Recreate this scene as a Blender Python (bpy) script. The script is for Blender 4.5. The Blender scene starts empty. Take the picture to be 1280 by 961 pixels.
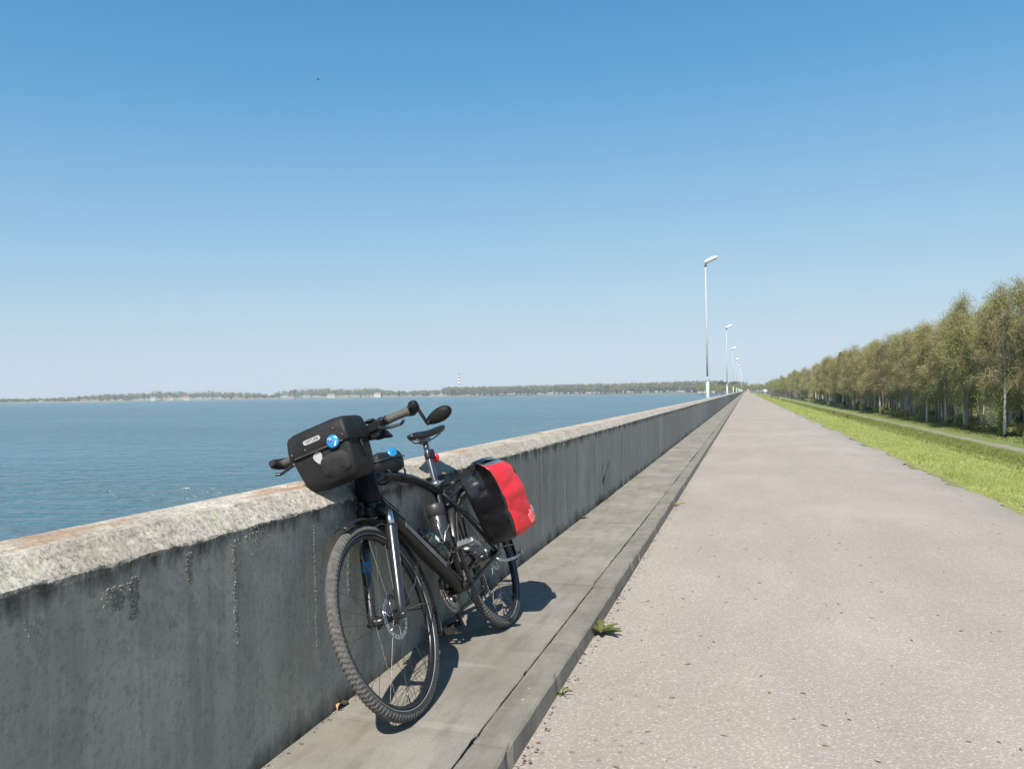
import bpy, bmesh, math, random
import numpy as np
from mathutils import Vector, Matrix, noise as mnoise

random.seed(7)
RNG = np.random.default_rng(7)
SC = bpy.context.scene
COL = SC.collection
PI = math.pi

# ------------------------------------------------------------------ helpers
def lin(c):
    return tuple(c) + (1.0,) if len(c) == 3 else tuple(c)

def new_mat(name):
    m = bpy.data.materials.new(name)
    m.use_nodes = True
    nt = m.node_tree
    b = nt.nodes['Principled BSDF']
    return m, nt, b

class NG:
    """tiny node helper"""
    def __init__(s, nt): s.nt = nt
    def n(s, t, **k):
        nd = s.nt.nodes.new(t)
        for a, v in k.items(): setattr(nd, a, v)
        return nd
    def link(s, a, b): s.nt.links.new(a, b)
    def coords(s, scale=(1, 1, 1), kind='Object', loc=(0, 0, 0)):
        tc = s.n('ShaderNodeTexCoord'); mp = s.n('ShaderNodeMapping')
        mp.inputs['Scale'].default_value = scale; mp.inputs['Location'].default_value = loc
        s.link(tc.outputs[kind], mp.inputs['Vector']); return mp.outputs[0]
    def noise(s, vec, scale=5, detail=4, rough=.55, dist=0):
        t = s.n('ShaderNodeTexNoise'); t.inputs['Scale'].default_value = scale
        t.inputs['Detail'].default_value = detail; t.inputs['Roughness'].default_value = rough
        t.inputs['Distortion'].default_value = dist
        s.link(vec, t.inputs['Vector']); return t.outputs['Fac']
    def vor(s, vec, scale=50, out='Distance'):
        t = s.n('ShaderNodeTexVoronoi'); t.inputs['Scale'].default_value = scale
        s.link(vec, t.inputs['Vector']); return t.outputs[out]
    def ramp(s, fac, stops):
        r = s.n('ShaderNodeValToRGB'); e = r.color_ramp.elements
        while len(e) < len(stops): e.new(.5)
        for el, (p, c) in zip(e, stops):
            el.position = p; el.color = (c, c, c, 1) if isinstance(c, (int, float)) else lin(c)
        s.link(fac, r.inputs[0]); return r.outputs[0]
    def mix(s, fac, a, b, mode='MIX'):
        m = s.n('ShaderNodeMix', data_type='RGBA', blend_type=mode)
        for sock, v in ((m.inputs[0], fac), (m.inputs[6], a), (m.inputs[7], b)):
            if isinstance(v, (int, float)): sock.default_value = v
            elif isinstance(v, tuple): sock.default_value = lin(v)
            else: s.link(v, sock)
        return m.outputs[2]
    def math(s, op, a, b=None):
        m = s.n('ShaderNodeMath', operation=op)
        for sock, v in ((m.inputs[0], a), (m.inputs[1], b)):
            if v is None: continue
            if isinstance(v, (int, float)): sock.default_value = v
            else: s.link(v, sock)
        return m.outputs[0]
    def bump(s, h, strength=.3, dist=.01, prev=None):
        b = s.n('ShaderNodeBump'); b.inputs['Strength'].default_value = strength
        b.inputs['Distance'].default_value = dist; s.link(h, b.inputs['Height'])
        if prev is not None: s.link(prev, b.inputs['Normal'])
        return b.outputs[0]

MATS = {}
def M(name, color=(.5, .5, .5), rough=.5, metal=0., var=.25, scale=20., bump=0., bscale=200., coat=0., spec=.5, trans=0.):
    if name in MATS: return MATS[name]
    m, nt, b = new_mat(name); g = NG(nt)
    v = g.coords()
    f = g.noise(v, scale, 5, .6)
    lo = tuple(c * (1 - var) for c in color); hi = tuple(min(1, c * (1 + var)) for c in color)
    g.link(g.mix(g.ramp(f, [(.3, 0.), (.7, 1.)]), lo, hi), b.inputs['Base Color'])
    b.inputs['Roughness'].default_value = rough; b.inputs['Metallic'].default_value = metal
    b.inputs['Specular IOR Level'].default_value = spec
    if coat: b.inputs['Coat Weight'].default_value = coat; b.inputs['Coat Roughness'].default_value = .15
    if trans:
        b.inputs['Transmission Weight'].default_value = trans
    if bump: g.link(g.bump(g.noise(v, bscale / 6, 4, .6, .6), bump, .012, g.bump(g.noise(v, bscale * 6, 2), bump * .5, .001)), b.inputs['Normal'])
    MATS[name] = m; return m

def L(u, w, z): return Vector((w, -u, z))          # bicycle axes: forward, to its own left, up

class MB:
    def __init__(s, xf=None):
        s.v = []; s.f = []; s.m = []; s.sm = []; s.xf = xf
    def P(s, p):
        p = Vector(p)
        return s.xf(*p) if s.xf else p
    def add(s, verts, faces, mi=0, smooth=False):
        o = len(s.v); s.v += [s.P(p) for p in verts]
        for f in faces:
            s.f.append([o + i for i in f]); s.m.append(mi); s.sm.append(smooth)
    def box(s, c, size, rot=None, mi=0, taper=1.0):
        c = Vector(c); hx, hy, hz = [q / 2 for q in size]
        vs = []
        for z in (-hz, hz):
            t = taper if z > 0 else 1
            for x, y in ((-hx, -hy), (hx, -hy), (hx, hy), (-hx, hy)):
                p = Vector((x * t, y * t, z))
                if rot is not None: p = rot @ p
                vs.append(c + p)
        s.add(vs, [(3, 2, 1, 0), (4, 5, 6, 7), (0, 1, 5, 4), (1, 2, 6, 5), (2, 3, 7, 6), (3, 0, 4, 7)], mi)
    def tube(s, pts, r, n=10, mi=0, caps=True, flat=None, closed=False):
        pts = [Vector(p) for p in pts]; k = len(pts)
        rs = r if isinstance(r, (list, tuple)) else [r] * k
        vs = []; up = None
        for i, p in enumerate(pts):
            if closed: d = pts[(i + 1) % k] - pts[i - 1]
            else: d = (pts[min(i + 1, k - 1)] - pts[max(i - 1, 0)])
            d = d.normalized() if d.length > 1e-9 else Vector((0, 0, 1))
            if up is None:
                up = Vector((0, 1, 0)) if abs(d.y) < .8 else Vector((1, 0, 0))
            a = (up - d * up.dot(d))
            if a.length < 1e-6: a = d.orthogonal()
            a.normalize(); b = d.cross(a); up = a
            fa, fb = flat if flat else (1, 1)
            for j in range(n):
                t = 2 * PI * j / n
                vs.append(p + (a * math.cos(t) * fa + b * math.sin(t) * fb) * rs[i])
        fs = []
        for i in range(k if closed else k - 1):
            i2 = (i + 1) % k
            for j in range(n):
                fs.append((i * n + j, i * n + (j + 1) % n, i2 * n + (j + 1) % n, i2 * n + j))
        s.add(vs, fs, mi, True)
        if caps and not closed:
            o = len(s.v) - len(vs)
            s.f.append([o + j for j in range(n)][::-1]); s.m.append(mi); s.sm.append(False)
            s.f.append([o + (k - 1) * n + j for j in range(n)]); s.m.append(mi); s.sm.append(False)
    def rings(s, rings, mi=0, caps=True, smooth=True):
        n = len(rings[0]); vs = [p for r in rings for p in r]; fs = []
        for i in range(len(rings) - 1):
            for j in range(n):
                fs.append((i * n + j, i * n + (j + 1) % n, (i + 1) * n + (j + 1) % n, (i + 1) * n + j))
        if caps:
            fs.append(tuple(range(n))[::-1]); fs.append(tuple((len(rings) - 1) * n + j for j in range(n)))
        s.add(vs, fs, mi, smooth)
    def lathe(s, c, axis, prof, n=24, mi=0, caps=True):
        """prof: (distance along axis, radius)"""
        c = Vector(c); ax = Vector(axis).normalized(); a = ax.orthogonal().normalized(); b = ax.cross(a)
        rg = [[c + ax * h + (a * math.cos(2 * PI * j / n) + b * math.sin(2 * PI * j / n)) * r for j in range(n)] for h, r in prof]
        s.rings(rg, mi, caps)
    def prism(s, poly, d, mi=0):
        """poly: list of 3d points, d: extrusion vector"""
        n = len(poly); d = Vector(d); vs = [Vector(p) for p in poly] + [Vector(p) + d for p in poly]
        fs = [tuple(range(n))[::-1], tuple(range(n, 2 * n))] + [(i, (i + 1) % n, n + (i + 1) % n, n + i) for i in range(n)]
        s.add(vs, fs, mi)
    def blob(s, c, r, mi=0, n=6, k=4, jit=0.):
        c = Vector(c); r = Vector(r) if not isinstance(r, (int, float)) else Vector((r, r, r))
        vs = [c + Vector((0, 0, -r.z))]
        for i in range(1, k):
            t = PI * i / k - PI / 2
            for j in range(n):
                p = 2 * PI * j / n; q = 1 + random.uniform(-jit, jit)
                vs.append(c + Vector((math.cos(t) * math.cos(p) * r.x * q, math.cos(t) * math.sin(p) * r.y * q, math.sin(t) * r.z * q)))
        vs.append(c + Vector((0, 0, r.z))); fs = []
        for j in range(n):
            fs.append((0, 1 + (j + 1) % n, 1 + j)); fs.append((len(vs) - 1, 1 + (k - 2) * n + j, 1 + (k - 2) * n + (j + 1) % n))
        for i in range(k - 2):
            for j in range(n):
                fs.append((1 + i * n + j, 1 + i * n + (j + 1) % n, 1 + (i + 1) * n + (j + 1) % n, 1 + (i + 1) * n + j))
        s.add(vs, fs, mi, True)
    def build(s, name, mats, parent=None, recalc=True, bevel=0.):
        me = bpy.data.meshes.new(name)
        me.from_pydata([tuple(p) for p in s.v], [], s.f)
        for m in (mats if isinstance(mats, (list, tuple)) else [mats]): me.materials.append(m)
        me.polygons.foreach_set('material_index', s.m); me.polygons.foreach_set('use_smooth', s.sm)
        if recalc or bevel:
            bm = bmesh.new(); bm.from_mesh(me)
            bmesh.ops.recalc_face_normals(bm, faces=bm.faces)
            if bevel:
                ed = [e for e in bm.edges if len(e.link_faces) == 2 and e.calc_face_angle(0) > .6]
                bmesh.ops.bevel(bm, geom=ed, offset=bevel, segments=2, affect='EDGES', profile=.5)
            bm.to_mesh(me); bm.free()
        me.update()
        o = bpy.data.objects.new(name, me); COL.objects.link(o)
        if parent is not None: o.parent = parent
        return o

def tag(o, label=None, cat=None, group=None, kind=None):
    if label: o['label'] = label
    if cat: o['category'] = cat
    if group: o['group'] = group
    if kind: o['kind'] = kind
    return o

def empty(name, loc=(0, 0, 0), rot=(0, 0, 0), **k):
    o = bpy.data.objects.new(name, None); COL.objects.link(o)
    o.location = loc; o.rotation_euler = rot; o.empty_display_size = .1
    return tag(o, **k)

def copy_tree(o, parent=None):
    c = o.copy(); COL.objects.link(c)
    if parent is not None: c.parent = parent
    for ch in list(o.children): copy_tree(ch, c)
    return c

def np_mesh(name, V, F, mats, mi=None, smooth=None):
    """V (n,3), F (m,k) constant k"""
    me = bpy.data.meshes.new(name); k = F.shape[1]
    me.vertices.add(len(V)); me.vertices.foreach_set('co', np.ascontiguousarray(V, dtype=np.float32).ravel())
    me.loops.add(F.size); me.loops.foreach_set('vertex_index', np.ascontiguousarray(F, dtype=np.int32).ravel())
    me.polygons.add(len(F)); me.polygons.foreach_set('loop_start', np.arange(0, F.size, k, dtype=np.int32))
    for m in (mats if isinstance(mats, (list, tuple)) else [mats]): me.materials.append(m)
    if mi is not None: me.polygons.foreach_set('material_index', np.asarray(mi, dtype=np.int32))
    me.polygons.foreach_set('use_smooth', np.full(len(F), bool(smooth)))
    me.update(calc_edges=True); me.validate()
    return me

def link_mesh(name, me, parent=None, loc=(0, 0, 0)):
    o = bpy.data.objects.new(name, me); COL.objects.link(o); o.location = loc
    if parent is not None: o.parent = parent
    return o

def text_mesh(name, body, size, mat, parent, matrix, extrude=.0003, spacing=1.0, shear=0.):
    cu = bpy.data.curves.new('tmp', 'FONT'); cu.body = body; cu.size = size; cu.extrude = extrude
    cu.align_x = 'CENTER'; cu.align_y = 'CENTER'; cu.space_character = spacing; cu.shear = shear; cu.resolution_u = 3
    t = bpy.data.objects.new('tmp', cu); COL.objects.link(t)
    me = bpy.data.meshes.new_from_object(t.evaluated_get(bpy.context.evaluated_depsgraph_get()))
    bpy.data.objects.remove(t); bpy.data.curves.remove(cu)
    me.name = name; me.materials.clear(); me.materials.append(mat)
    o = bpy.data.objects.new(name, me); COL.objects.link(o); o.parent = parent; o.matrix_local = matrix
    return o

def frame(origin, xdir, ydir):
    x = Vector(xdir).normalized(); z = x.cross(Vector(ydir)).normalized(); y = z.cross(x)
    return Matrix(((x.x, y.x, z.x, origin[0]), (x.y, y.y, z.y, origin[1]), (x.z, y.z, z.z, origin[2]), (0, 0, 0, 1)))

# ------------------------------------------------------------------ camera, sky, sun
cam_d = bpy.data.cameras.new('camera'); cam = bpy.data.objects.new('camera', cam_d); COL.objects.link(cam)
SC.camera = cam
FPX, YAW, PITCH, ROLL, CAMH = 968.5, math.radians(16.768), math.radians(.706), math.radians(.87), 1.203
cam_d.sensor_width = 36; cam_d.lens = FPX / 1280 * 36; cam_d.clip_end = 20000; cam_d.clip_start = .05
F0 = Vector((-math.sin(YAW) * math.cos(PITCH), math.cos(YAW) * math.cos(PITCH), math.sin(PITCH)))
R0 = Vector((math.cos(YAW), math.sin(YAW), 0)); U0 = R0.cross(F0)
c_, s_ = math.cos(ROLL), math.sin(ROLL)
R1 = R0 * c_ - U0 * s_; U1 = R0 * s_ + U0 * c_
cam.matrix_world = Matrix(((R1.x, U1.x, -F0.x, 0), (R1.y, U1.y, -F0.y, 0), (R1.z, U1.z, -F0.z, CAMH), (0, 0, 0, 1)))

ELEV = math.radians(49); AZ = math.radians(-.9)       # sunlight travels along +Y, a hair towards the wall
w = bpy.data.worlds.new('World'); SC.world = w; w.use_nodes = True
nt = w.node_tree; bg = nt.nodes['Background']
sky = nt.nodes.new('ShaderNodeTexSky'); sky.sky_type = 'NISHITA'; sky.sun_disc = False
sky.sun_elevation = ELEV; sky.sun_rotation = PI - AZ
sky.altitude = 0; sky.air_density = 1.0; sky.dust_density = .32; sky.ozone_density = 6.
# the camera's rendering of the sky: deeper and more cyan overhead, softer at the horizon
SKYS = .10; EXPO = .75
def vmath(op, a, val):
    m = nt.nodes.new('ShaderNodeVectorMath'); m.operation = op; nt.links.new(a, m.inputs[0])
    if op == 'SCALE': m.inputs['Scale'].default_value = val
    else: m.inputs[1].default_value = (val,) * 3
    return m.outputs[0]
com = nt.nodes.new('ShaderNodeRGBCurve'); cm = com.mapping
for ch, pts_ in enumerate((((0, 0), (.05, .045), (.097, .090), (.149, .205), (.275, .400), (.465, .55), (.75, .63), (1, .67)), ((0, 0), (.09, .16), (.18, .312), (.268, .445), (.452, .615), (.62, .69), (1, .80)), ((0, 0), (.18, .31), (.35, .595), (.484, .72), (.675, .79), (1, .85)))):
    cv = cm.curves[ch]
    while len(cv.points) < len(pts_): cv.points.new(.5, .5)
    for p_, q_ in zip(cv.points, pts_): p_.location = q_
cm.update()
nt.links.new(vmath('MINIMUM', vmath('SCALE', sky.outputs[0], .1), 1.), com.inputs['Color'])
nt.links.new(vmath('SCALE', com.outputs[0], 1 / SKYS / 2 ** EXPO), bg.inputs[0]); bg.inputs[1].default_value = SKYS
sl = bpy.data.lights.new('sun', 'SUN'); sl.energy = 5.0; sl.angle = math.radians(.5); sl.color = (1, .935, .84)
so = bpy.data.objects.new('sun', sl); COL.objects.link(so)
sd = Vector((math.sin(AZ) * math.cos(ELEV), math.cos(AZ) * math.cos(ELEV), -math.sin(ELEV)))
so.rotation_euler = sd.to_track_quat('-Z', 'Y').to_euler(); so.location = (-5, -20, 30)
SC.view_settings.view_transform = 'Standard'; SC.view_settings.look = 'None'
SC.view_settings.exposure = EXPO; SC.view_settings.gamma = 1
SC.render.engine = 'CYCLES'
SC.cycles.use_denoising = True
SC.cycles.max_bounces = 8; SC.cycles.transparent_max_bounces = 8; SC.cycles.volume_bounces = 0

# ------------------------------------------------------------------ setting materials
def mat_road():
    m, nt, b = new_mat('chipped_asphalt'); g = NG(nt); v = g.coords()
    big = g.noise(v, .35, 5, .6); mid = g.noise(g.coords((1, .25, 1)), 2.2, 5, .6)
    base = g.mix(g.ramp(big, [(.35, 0.), (.65, 1.)]), (.272, .238, .206), (.318, .284, .250))
    base = g.mix(g.ramp(mid, [(.35, .35), (.6, 0.)]), base, (.215, .195, .175))
    vc = g.n('ShaderNodeTexVoronoi'); vc.inputs['Scale'].default_value = 150; g.link(v, vc.inputs['Vector'])
    sep = g.n('ShaderNodeSeparateColor'); g.link(vc.outputs['Color'], sep.inputs[0])
    st = g.ramp(sep.outputs[0], [(.0, (.66, .60, .57)), (.2, (.86, .83, .81)), (.55, (1, .98, .96)), (.86, (1.12, 1.1, 1.08)), (.95, (1.9, 1.86, 1.82))])
    base = g.mix(.44, base, st, 'MULTIPLY')
    v2 = g.n('ShaderNodeTexVoronoi'); v2.inputs['Scale'].default_value = 30; g.link(v, v2.inputs['Vector'])
    s2 = g.n('ShaderNodeSeparateColor'); g.link(v2.outputs['Color'], s2.inputs[0])
    base = g.mix(g.math('MULTIPLY', g.ramp(s2.outputs[1], [(.93, 0.), (.95, 1.)]), g.ramp(v2.outputs['Distance'], [(.12, .4), (.24, 0.)])), base, (.52, .49, .45))
    base = g.mix(g.math('MULTIPLY', g.ramp(s2.outputs[2], [(.95, 0.), (.965, 1.)]), g.ramp(v2.outputs['Distance'], [(.2, .6), (.34, 0.)])), base, (.12, .085, .065))
    # dusty pale strip along the kerb, darker dirty strip along the grass
    sx = g.n('ShaderNodeSeparateXYZ'); g.link(v, sx.inputs[0])
    wob = g.math('ADD', sx.outputs[0], g.math('MULTIPLY', g.noise(v, 1.6, 4), .5))
    base = g.mix(g.ramp(g.math('SUBTRACT', wob, 2.35), [(.0, 0.), (.35, .55)]), base, (.20, .19, .16))
    g.link(base, b.inputs['Base Color']); b.inputs['Roughness'].default_value = .85
    b.inputs['Specular IOR Level'].default_value = .3
    n1 = g.bump(vc.outputs['Distance'], .35, .004)
    g.link(g.bump(g.noise(v, 1.2, 4), .12, .02, n1), b.inputs['Normal'])
    return m

def mat_slab(name, c1, c2, sc=1.0):
    m, nt, b = new_mat(name); g = NG(nt); v = g.coords()
    base = g.mix(g.ramp(g.noise(v, 1.6 * sc, 6, .62), [(.35, 0.), (.65, 1.)]), c1, c2)
    st = g.noise(g.coords((5, 1.1, 1)), 2.5, 5, .65)
    base = g.mix(g.ramp(st, [(.32, .45), (.52, 0.)]), base, tuple(x * .55 for x in c1))
    base = g.mix(g.ramp(g.noise(g.coords((.6, 3, 1)), 3.3, 5, .7), [(.56, 0.), (.72, .4)]), base, tuple(min(1, x * 1.35) for x in c2))
    base = g.mix(g.ramp(g.noise(v, 120, 3, .7), [(.4, .3), (.6, 0.)]), base, tuple(x * .75 for x in c1))
    vv = g.n('ShaderNodeTexVoronoi'); vv.inputs['Scale'].default_value = 16; g.link(v, vv.inputs['Vector'])
    s2 = g.n('ShaderNodeSeparateColor'); g.link(vv.outputs['Color'], s2.inputs[0])
    base = g.mix(g.math('MULTIPLY', g.ramp(s2.outputs[0], [(.9, 0.), (.93, 1.)]), g.ramp(vv.outputs['Distance'], [(.06, .7), (.14, 0.)])), base, (.42, .41, .38))
    g.link(base, b.inputs['Base Color']); b.inputs['Roughness'].default_value = .88; b.inputs['Specular IOR Level'].default_value = .3
    n1 = g.bump(g.noise(v, 160, 3), .25, .003)
    g.link(g.bump(g.noise(v, 9, 4), .25, .008, n1), b.inputs['Normal'])
    return m

def mat_wall():
    m, nt, b = new_mat('weathered_concrete'); g = NG(nt); v = g.coords()
    sx = g.n('ShaderNodeSeparateXYZ'); g.link(v, sx.inputs[0]); Z = sx.outputs[2]
    # vertical face: grey with run-off streaks
    big = g.noise(v, .9, 5, .6)
    face = g.mix(g.ramp(big, [(.35, 0.), (.68, 1.)]), (.265, .258, .214), (.36, .35, .296))
    strk = g.noise(g.coords((1, 5.5, .38)), 2.4, 6, .66)
    face = g.mix(g.ramp(strk, [(.34, .55), (.52, 0.)]), face, (.165, .163, .145))
    strk2 = g.noise(g.coords((1, 9, .22), loc=(0, 3, 0)), 2.0, 6, .7)
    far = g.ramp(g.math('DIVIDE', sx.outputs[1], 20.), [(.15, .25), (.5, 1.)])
    blot = g.noise(v, 7, 6, .7)
    face = g.mix(g.ramp(blot, [(.36, .45), (.55, 0.)]), face, (.185, .182, .162))
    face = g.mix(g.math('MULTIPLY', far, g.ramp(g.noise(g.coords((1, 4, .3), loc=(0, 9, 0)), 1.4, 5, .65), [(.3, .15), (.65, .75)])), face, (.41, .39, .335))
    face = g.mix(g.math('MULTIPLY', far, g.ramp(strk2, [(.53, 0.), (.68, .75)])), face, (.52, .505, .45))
    pan = g.n('ShaderNodeTexVoronoi'); pan.inputs['Scale'].default_value = .22; pan.feature = 'F1'
    g.link(g.coords((0, 1, 0)), pan.inputs['Vector'])
    ps = g.n('ShaderNodeSeparateColor'); g.link(pan.outputs['Color'], ps.inputs[0])
    face = g.mix(.75, face, g.ramp(ps.outputs[0], [(.0, .82), (1., 1.22)]), 'MULTIPLY')
    face = g.mix(g.ramp(g.noise(v, 60, 4, .7), [(.36, .35), (.5, 0.)]), face, (.11, .115, .11))
    # dark algae at the foot and just under the arris
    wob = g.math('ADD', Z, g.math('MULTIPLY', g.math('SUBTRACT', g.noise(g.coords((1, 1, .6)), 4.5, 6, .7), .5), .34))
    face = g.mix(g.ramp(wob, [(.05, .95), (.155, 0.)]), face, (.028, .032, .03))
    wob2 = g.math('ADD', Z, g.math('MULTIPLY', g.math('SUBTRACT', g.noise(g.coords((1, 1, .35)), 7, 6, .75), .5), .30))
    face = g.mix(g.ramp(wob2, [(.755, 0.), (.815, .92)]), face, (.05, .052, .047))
    # cap: bleached, pitted, with ochre lichen
    cap = g.mix(g.ramp(g.noise(v, 3.2, 6, .65), [(.35, 0.), (.65, 1.)]), (.31, .275, .228), (.45, .415, .36))
    cap = g.mix(g.ramp(g.noise(v, 75, 4, .7), [(.36, .8), (.52, 0.)]), cap, (.14, .122, .10))
    cap = g.mix(g.ramp(g.noise(v, 22, 5, .7), [(.55, 0.), (.68, .6)]), cap, (.56, .53, .48))
    geo = g.n('ShaderNodeNewGeometry'); sn = g.n('ShaderNodeSeparateXYZ'); g.link(geo.outputs['True Normal'], sn.inputs[0])
    och = g.math('MULTIPLY', g.ramp(g.noise(g.coords((1.6, .5, 1)), 5, 6, .72), [(.50, 0.), (.62, .75)]), g.ramp(sn.outputs[2], [(.85, .12), (.95, 1.)]))
    cap = g.mix(och, cap, (.25, .14, .065))
    cap = g.mix(g.math('MULTIPLY', g.ramp(g.noise(g.coords((1, 1, 1), loc=(5, 2, 0)), 9, 5, .7), [(.58, 0.), (.66, .5)]), 1.), cap, (.33, .33, .22))
    edge = g.math('ADD', Z, g.math('MULTIPLY', g.math('SUBTRACT', g.noise(v, 34, 7, .75), .5), .085))
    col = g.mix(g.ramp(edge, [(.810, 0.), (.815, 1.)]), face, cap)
    g.link(col, b.inputs['Base Color']); b.inputs['Roughness'].default_value = .9; b.inputs['Specular IOR Level'].default_value = .25
    n1 = g.bump(g.noise(v, 110, 4, .7), .55, .006)
    n2 = g.bump(g.noise(v, 30, 4), .18, .01, n1)
    g.link(g.bump(g.noise(g.coords((1, 8, .5)), 3, 4), .25, .01, n2), b.inputs['Normal'])
    return m

def mat_terrain():
    m, nt, b = new_mat('bank_grass_ground'); g = NG(nt); v = g.coords()
    sx = g.n('ShaderNodeSeparateXYZ'); g.link(v, sx.inputs[0])
    wob = g.math('ADD', sx.outputs[0], g.math('MULTIPLY', g.math('SUBTRACT', g.noise(g.coords((1, .35, 1)), 1.1, 5, .65), .5), 1.6))
    wob_s = g.math('ADD', sx.outputs[0], g.math('MULTIPLY', g.math('SUBTRACT', g.noise(v, 2.5, 5, .7), .5), .35))
    n = g.noise(v, 1.3, 6, .7); nf = g.noise(v, 9, 4, .7)
    bright = g.mix(g.ramp(n, [(.35, 0.), (.65, 1.)]), (.21, .235, .085), (.29, .30, .115))
    bright = g.mix(g.ramp(nf, [(.35, .5), (.55, 0.)]), bright, (.155, .17, .055))
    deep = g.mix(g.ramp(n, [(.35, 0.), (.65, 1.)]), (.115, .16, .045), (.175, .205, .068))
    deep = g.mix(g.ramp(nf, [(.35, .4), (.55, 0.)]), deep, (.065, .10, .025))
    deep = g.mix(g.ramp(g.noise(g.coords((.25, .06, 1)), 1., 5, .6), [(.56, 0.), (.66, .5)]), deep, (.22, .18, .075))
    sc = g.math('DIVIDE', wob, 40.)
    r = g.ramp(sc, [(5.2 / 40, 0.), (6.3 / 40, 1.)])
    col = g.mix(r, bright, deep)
    sand = g.mix(n, (.20, .18, .148), (.28, .258, .22))
    pth = g.math('MULTIPLY', g.ramp(sc, [(16.6 / 40, 0.), (17.0 / 40, 1.)]), g.ramp(sc, [(17.5 / 40, 1.), (18.0 / 40, 0.)]))
    pth = g.math('MULTIPLY', pth, g.ramp(g.noise(g.coords((1.6, .16, 1)), 1.2, 6, .7), [(.38, .05), (.56, 1.)]))
    col = g.mix(pth, col, sand)
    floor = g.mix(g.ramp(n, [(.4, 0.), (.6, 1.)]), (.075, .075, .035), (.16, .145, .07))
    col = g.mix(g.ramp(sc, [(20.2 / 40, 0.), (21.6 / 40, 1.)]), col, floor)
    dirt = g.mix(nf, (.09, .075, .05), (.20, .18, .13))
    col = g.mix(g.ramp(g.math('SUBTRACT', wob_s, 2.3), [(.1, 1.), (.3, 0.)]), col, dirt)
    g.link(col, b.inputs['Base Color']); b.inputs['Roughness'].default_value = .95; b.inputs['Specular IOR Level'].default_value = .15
    n1 = g.bump(g.noise(v, 14, 4, .7), .8, .06)
    g.link(g.bump(g.noise(v, 2.0, 4), .5, .12, n1), b.inputs['Normal'])
    return m

def mat_water():
    m, nt, b = new_mat('lake_water'); g = NG(nt)
    pat = g.noise(g.coords((.006, .02, 1)), 1., 5, .6)
    g1 = g.ramp(g.noise(g.coords((.010, .05, 1), loc=(3, 1, 0)), 1., 5, .65), [(.40, .15), (.60, 1.)])
    g2 = g.ramp(g.noise(g.coords((.045, .22, 1), loc=(7, 1, 0)), 1., 4, .65), [(.38, .35), (.62, 1.)])
    gust = g.math('MULTIPLY', g1, g2)
    base = g.mix(g.ramp(pat, [(.35, 0.), (.65, 1.)]), (.032, .084, .112), (.048, .114, .146))
    g.link(g.mix(gust, base, (.054, .126, .156)), b.inputs['Base Color'])
    b.inputs['Roughness'].default_value = .20; b.inputs['IOR'].default_value = 1.33
    ca = g.coords((.42, 1.15, 1)); cb = g.coords((1.3, 3.2, 1)); cc = g.coords((.10, .34, 1))
    h = g.math('ADD', g.math('MULTIPLY', g.noise(ca, 1.0, 2, .5, .8), 1.7), g.math('MULTIPLY', g.noise(cb, 1.0, 2, .5, .5), .55))
    h = g.math('ADD', h, g.math('MULTIPLY', g.noise(cc, 1., 2, .5), 1.6))
    bp = g.n('ShaderNodeBump'); bp.inputs['Distance'].default_value = 1.8; g.link(h, bp.inputs['Height'])
    g.link(g.math('ADD', g.math('MULTIPLY', gust, .85), .15), bp.inputs['Strength'])
    g.link(bp.outputs[0], b.inputs['Normal'])
    return m

ROAD = mat_road(); WALLM = mat_wall(); TERR = mat_terrain(); WATER = mat_water()
SLAB = mat_slab('walkway_concrete', (.178, .164, .138), (.252, .236, .204)); KERB = mat_slab('kerb_concrete', (.158, .145, .120), (.226, .209, .177), 2.)
DARKGAP = M('dark_joint_soil', (.03, .027, .022), .95, var=.4)

WX = -1.443; WZ = -3.0; YEND = 760.

def grid_mesh(name, xs, ys, zf, mat, smooth=True):
    X, Y = np.meshgrid(xs, ys); Z = zf(X, Y)
    V = np.stack([X, Y, Z], -1).reshape(-1, 3); nx, ny = len(xs), len(ys)
    a = (np.arange(ny - 1)[:, None] * nx + np.arange(nx - 1)[None]).ravel()
    F = np.stack([a, a + 1, a + nx + 1, a + nx], 1)
    return np_mesh(name, V, F, mat, smooth=smooth)

# water
ys = np.concatenate([np.array([-400., -100, 0, 50, 100, 200, 400, 800, 1600, 3200, 5200.])])
o = link_mesh('water', grid_mesh('water', np.array([-6000., -3000, -1500, -700, -300, -100, -30, -6.5]), ys, lambda x, y: x * 0 + WZ, WATER)); tag(o, kind='structure')

# terrain: the one ground sheet, from the lake side of the dam across to beyond the wood
def smooth_noise(x, y, s, seed=0):
    return np.sin(x * s + seed) * np.cos(y * s * 1.3 + seed * 2.1) + .5 * np.sin(x * s * 2.3 + y * s * 1.7 + seed)
def bank(x, y):
    z = np.interp(x, [-7, -1.9, -1.5, 2.2, 2.46, 3.2, 5.3, 9., 15.9, 19.2, 22, 60, 3000], [-3.4, -.15, -.06, -.06, -.02, -.10, -.50, -1.45, -2.97, -3.03, -2.96, -2.9, -2.9])
    z = z + np.where(x > 2.6, .025 * smooth_noise(x, y, 1.1, 3), 0) + np.where(x > 20, .10 * smooth_noise(x, y, .5, 1), 0)
    return z
xs = np.concatenate([[-7, -1.9, -1.5, 2.2], np.arange(2.46, 8, .35), np.arange(8, 24, .8), [26, 30, 36, 45, 60, 120, 400, 3000]])
ys = np.concatenate([[-60, -20, 0], np.arange(4, 40, .6), np.arange(40, 140, 2.5), np.arange(140, 800, 15), [1000, 1500, 2500, 5200]])
o = link_mesh('ground', grid_mesh('ground', xs, ys, bank, TERR)); tag(o, kind='structure')

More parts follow.
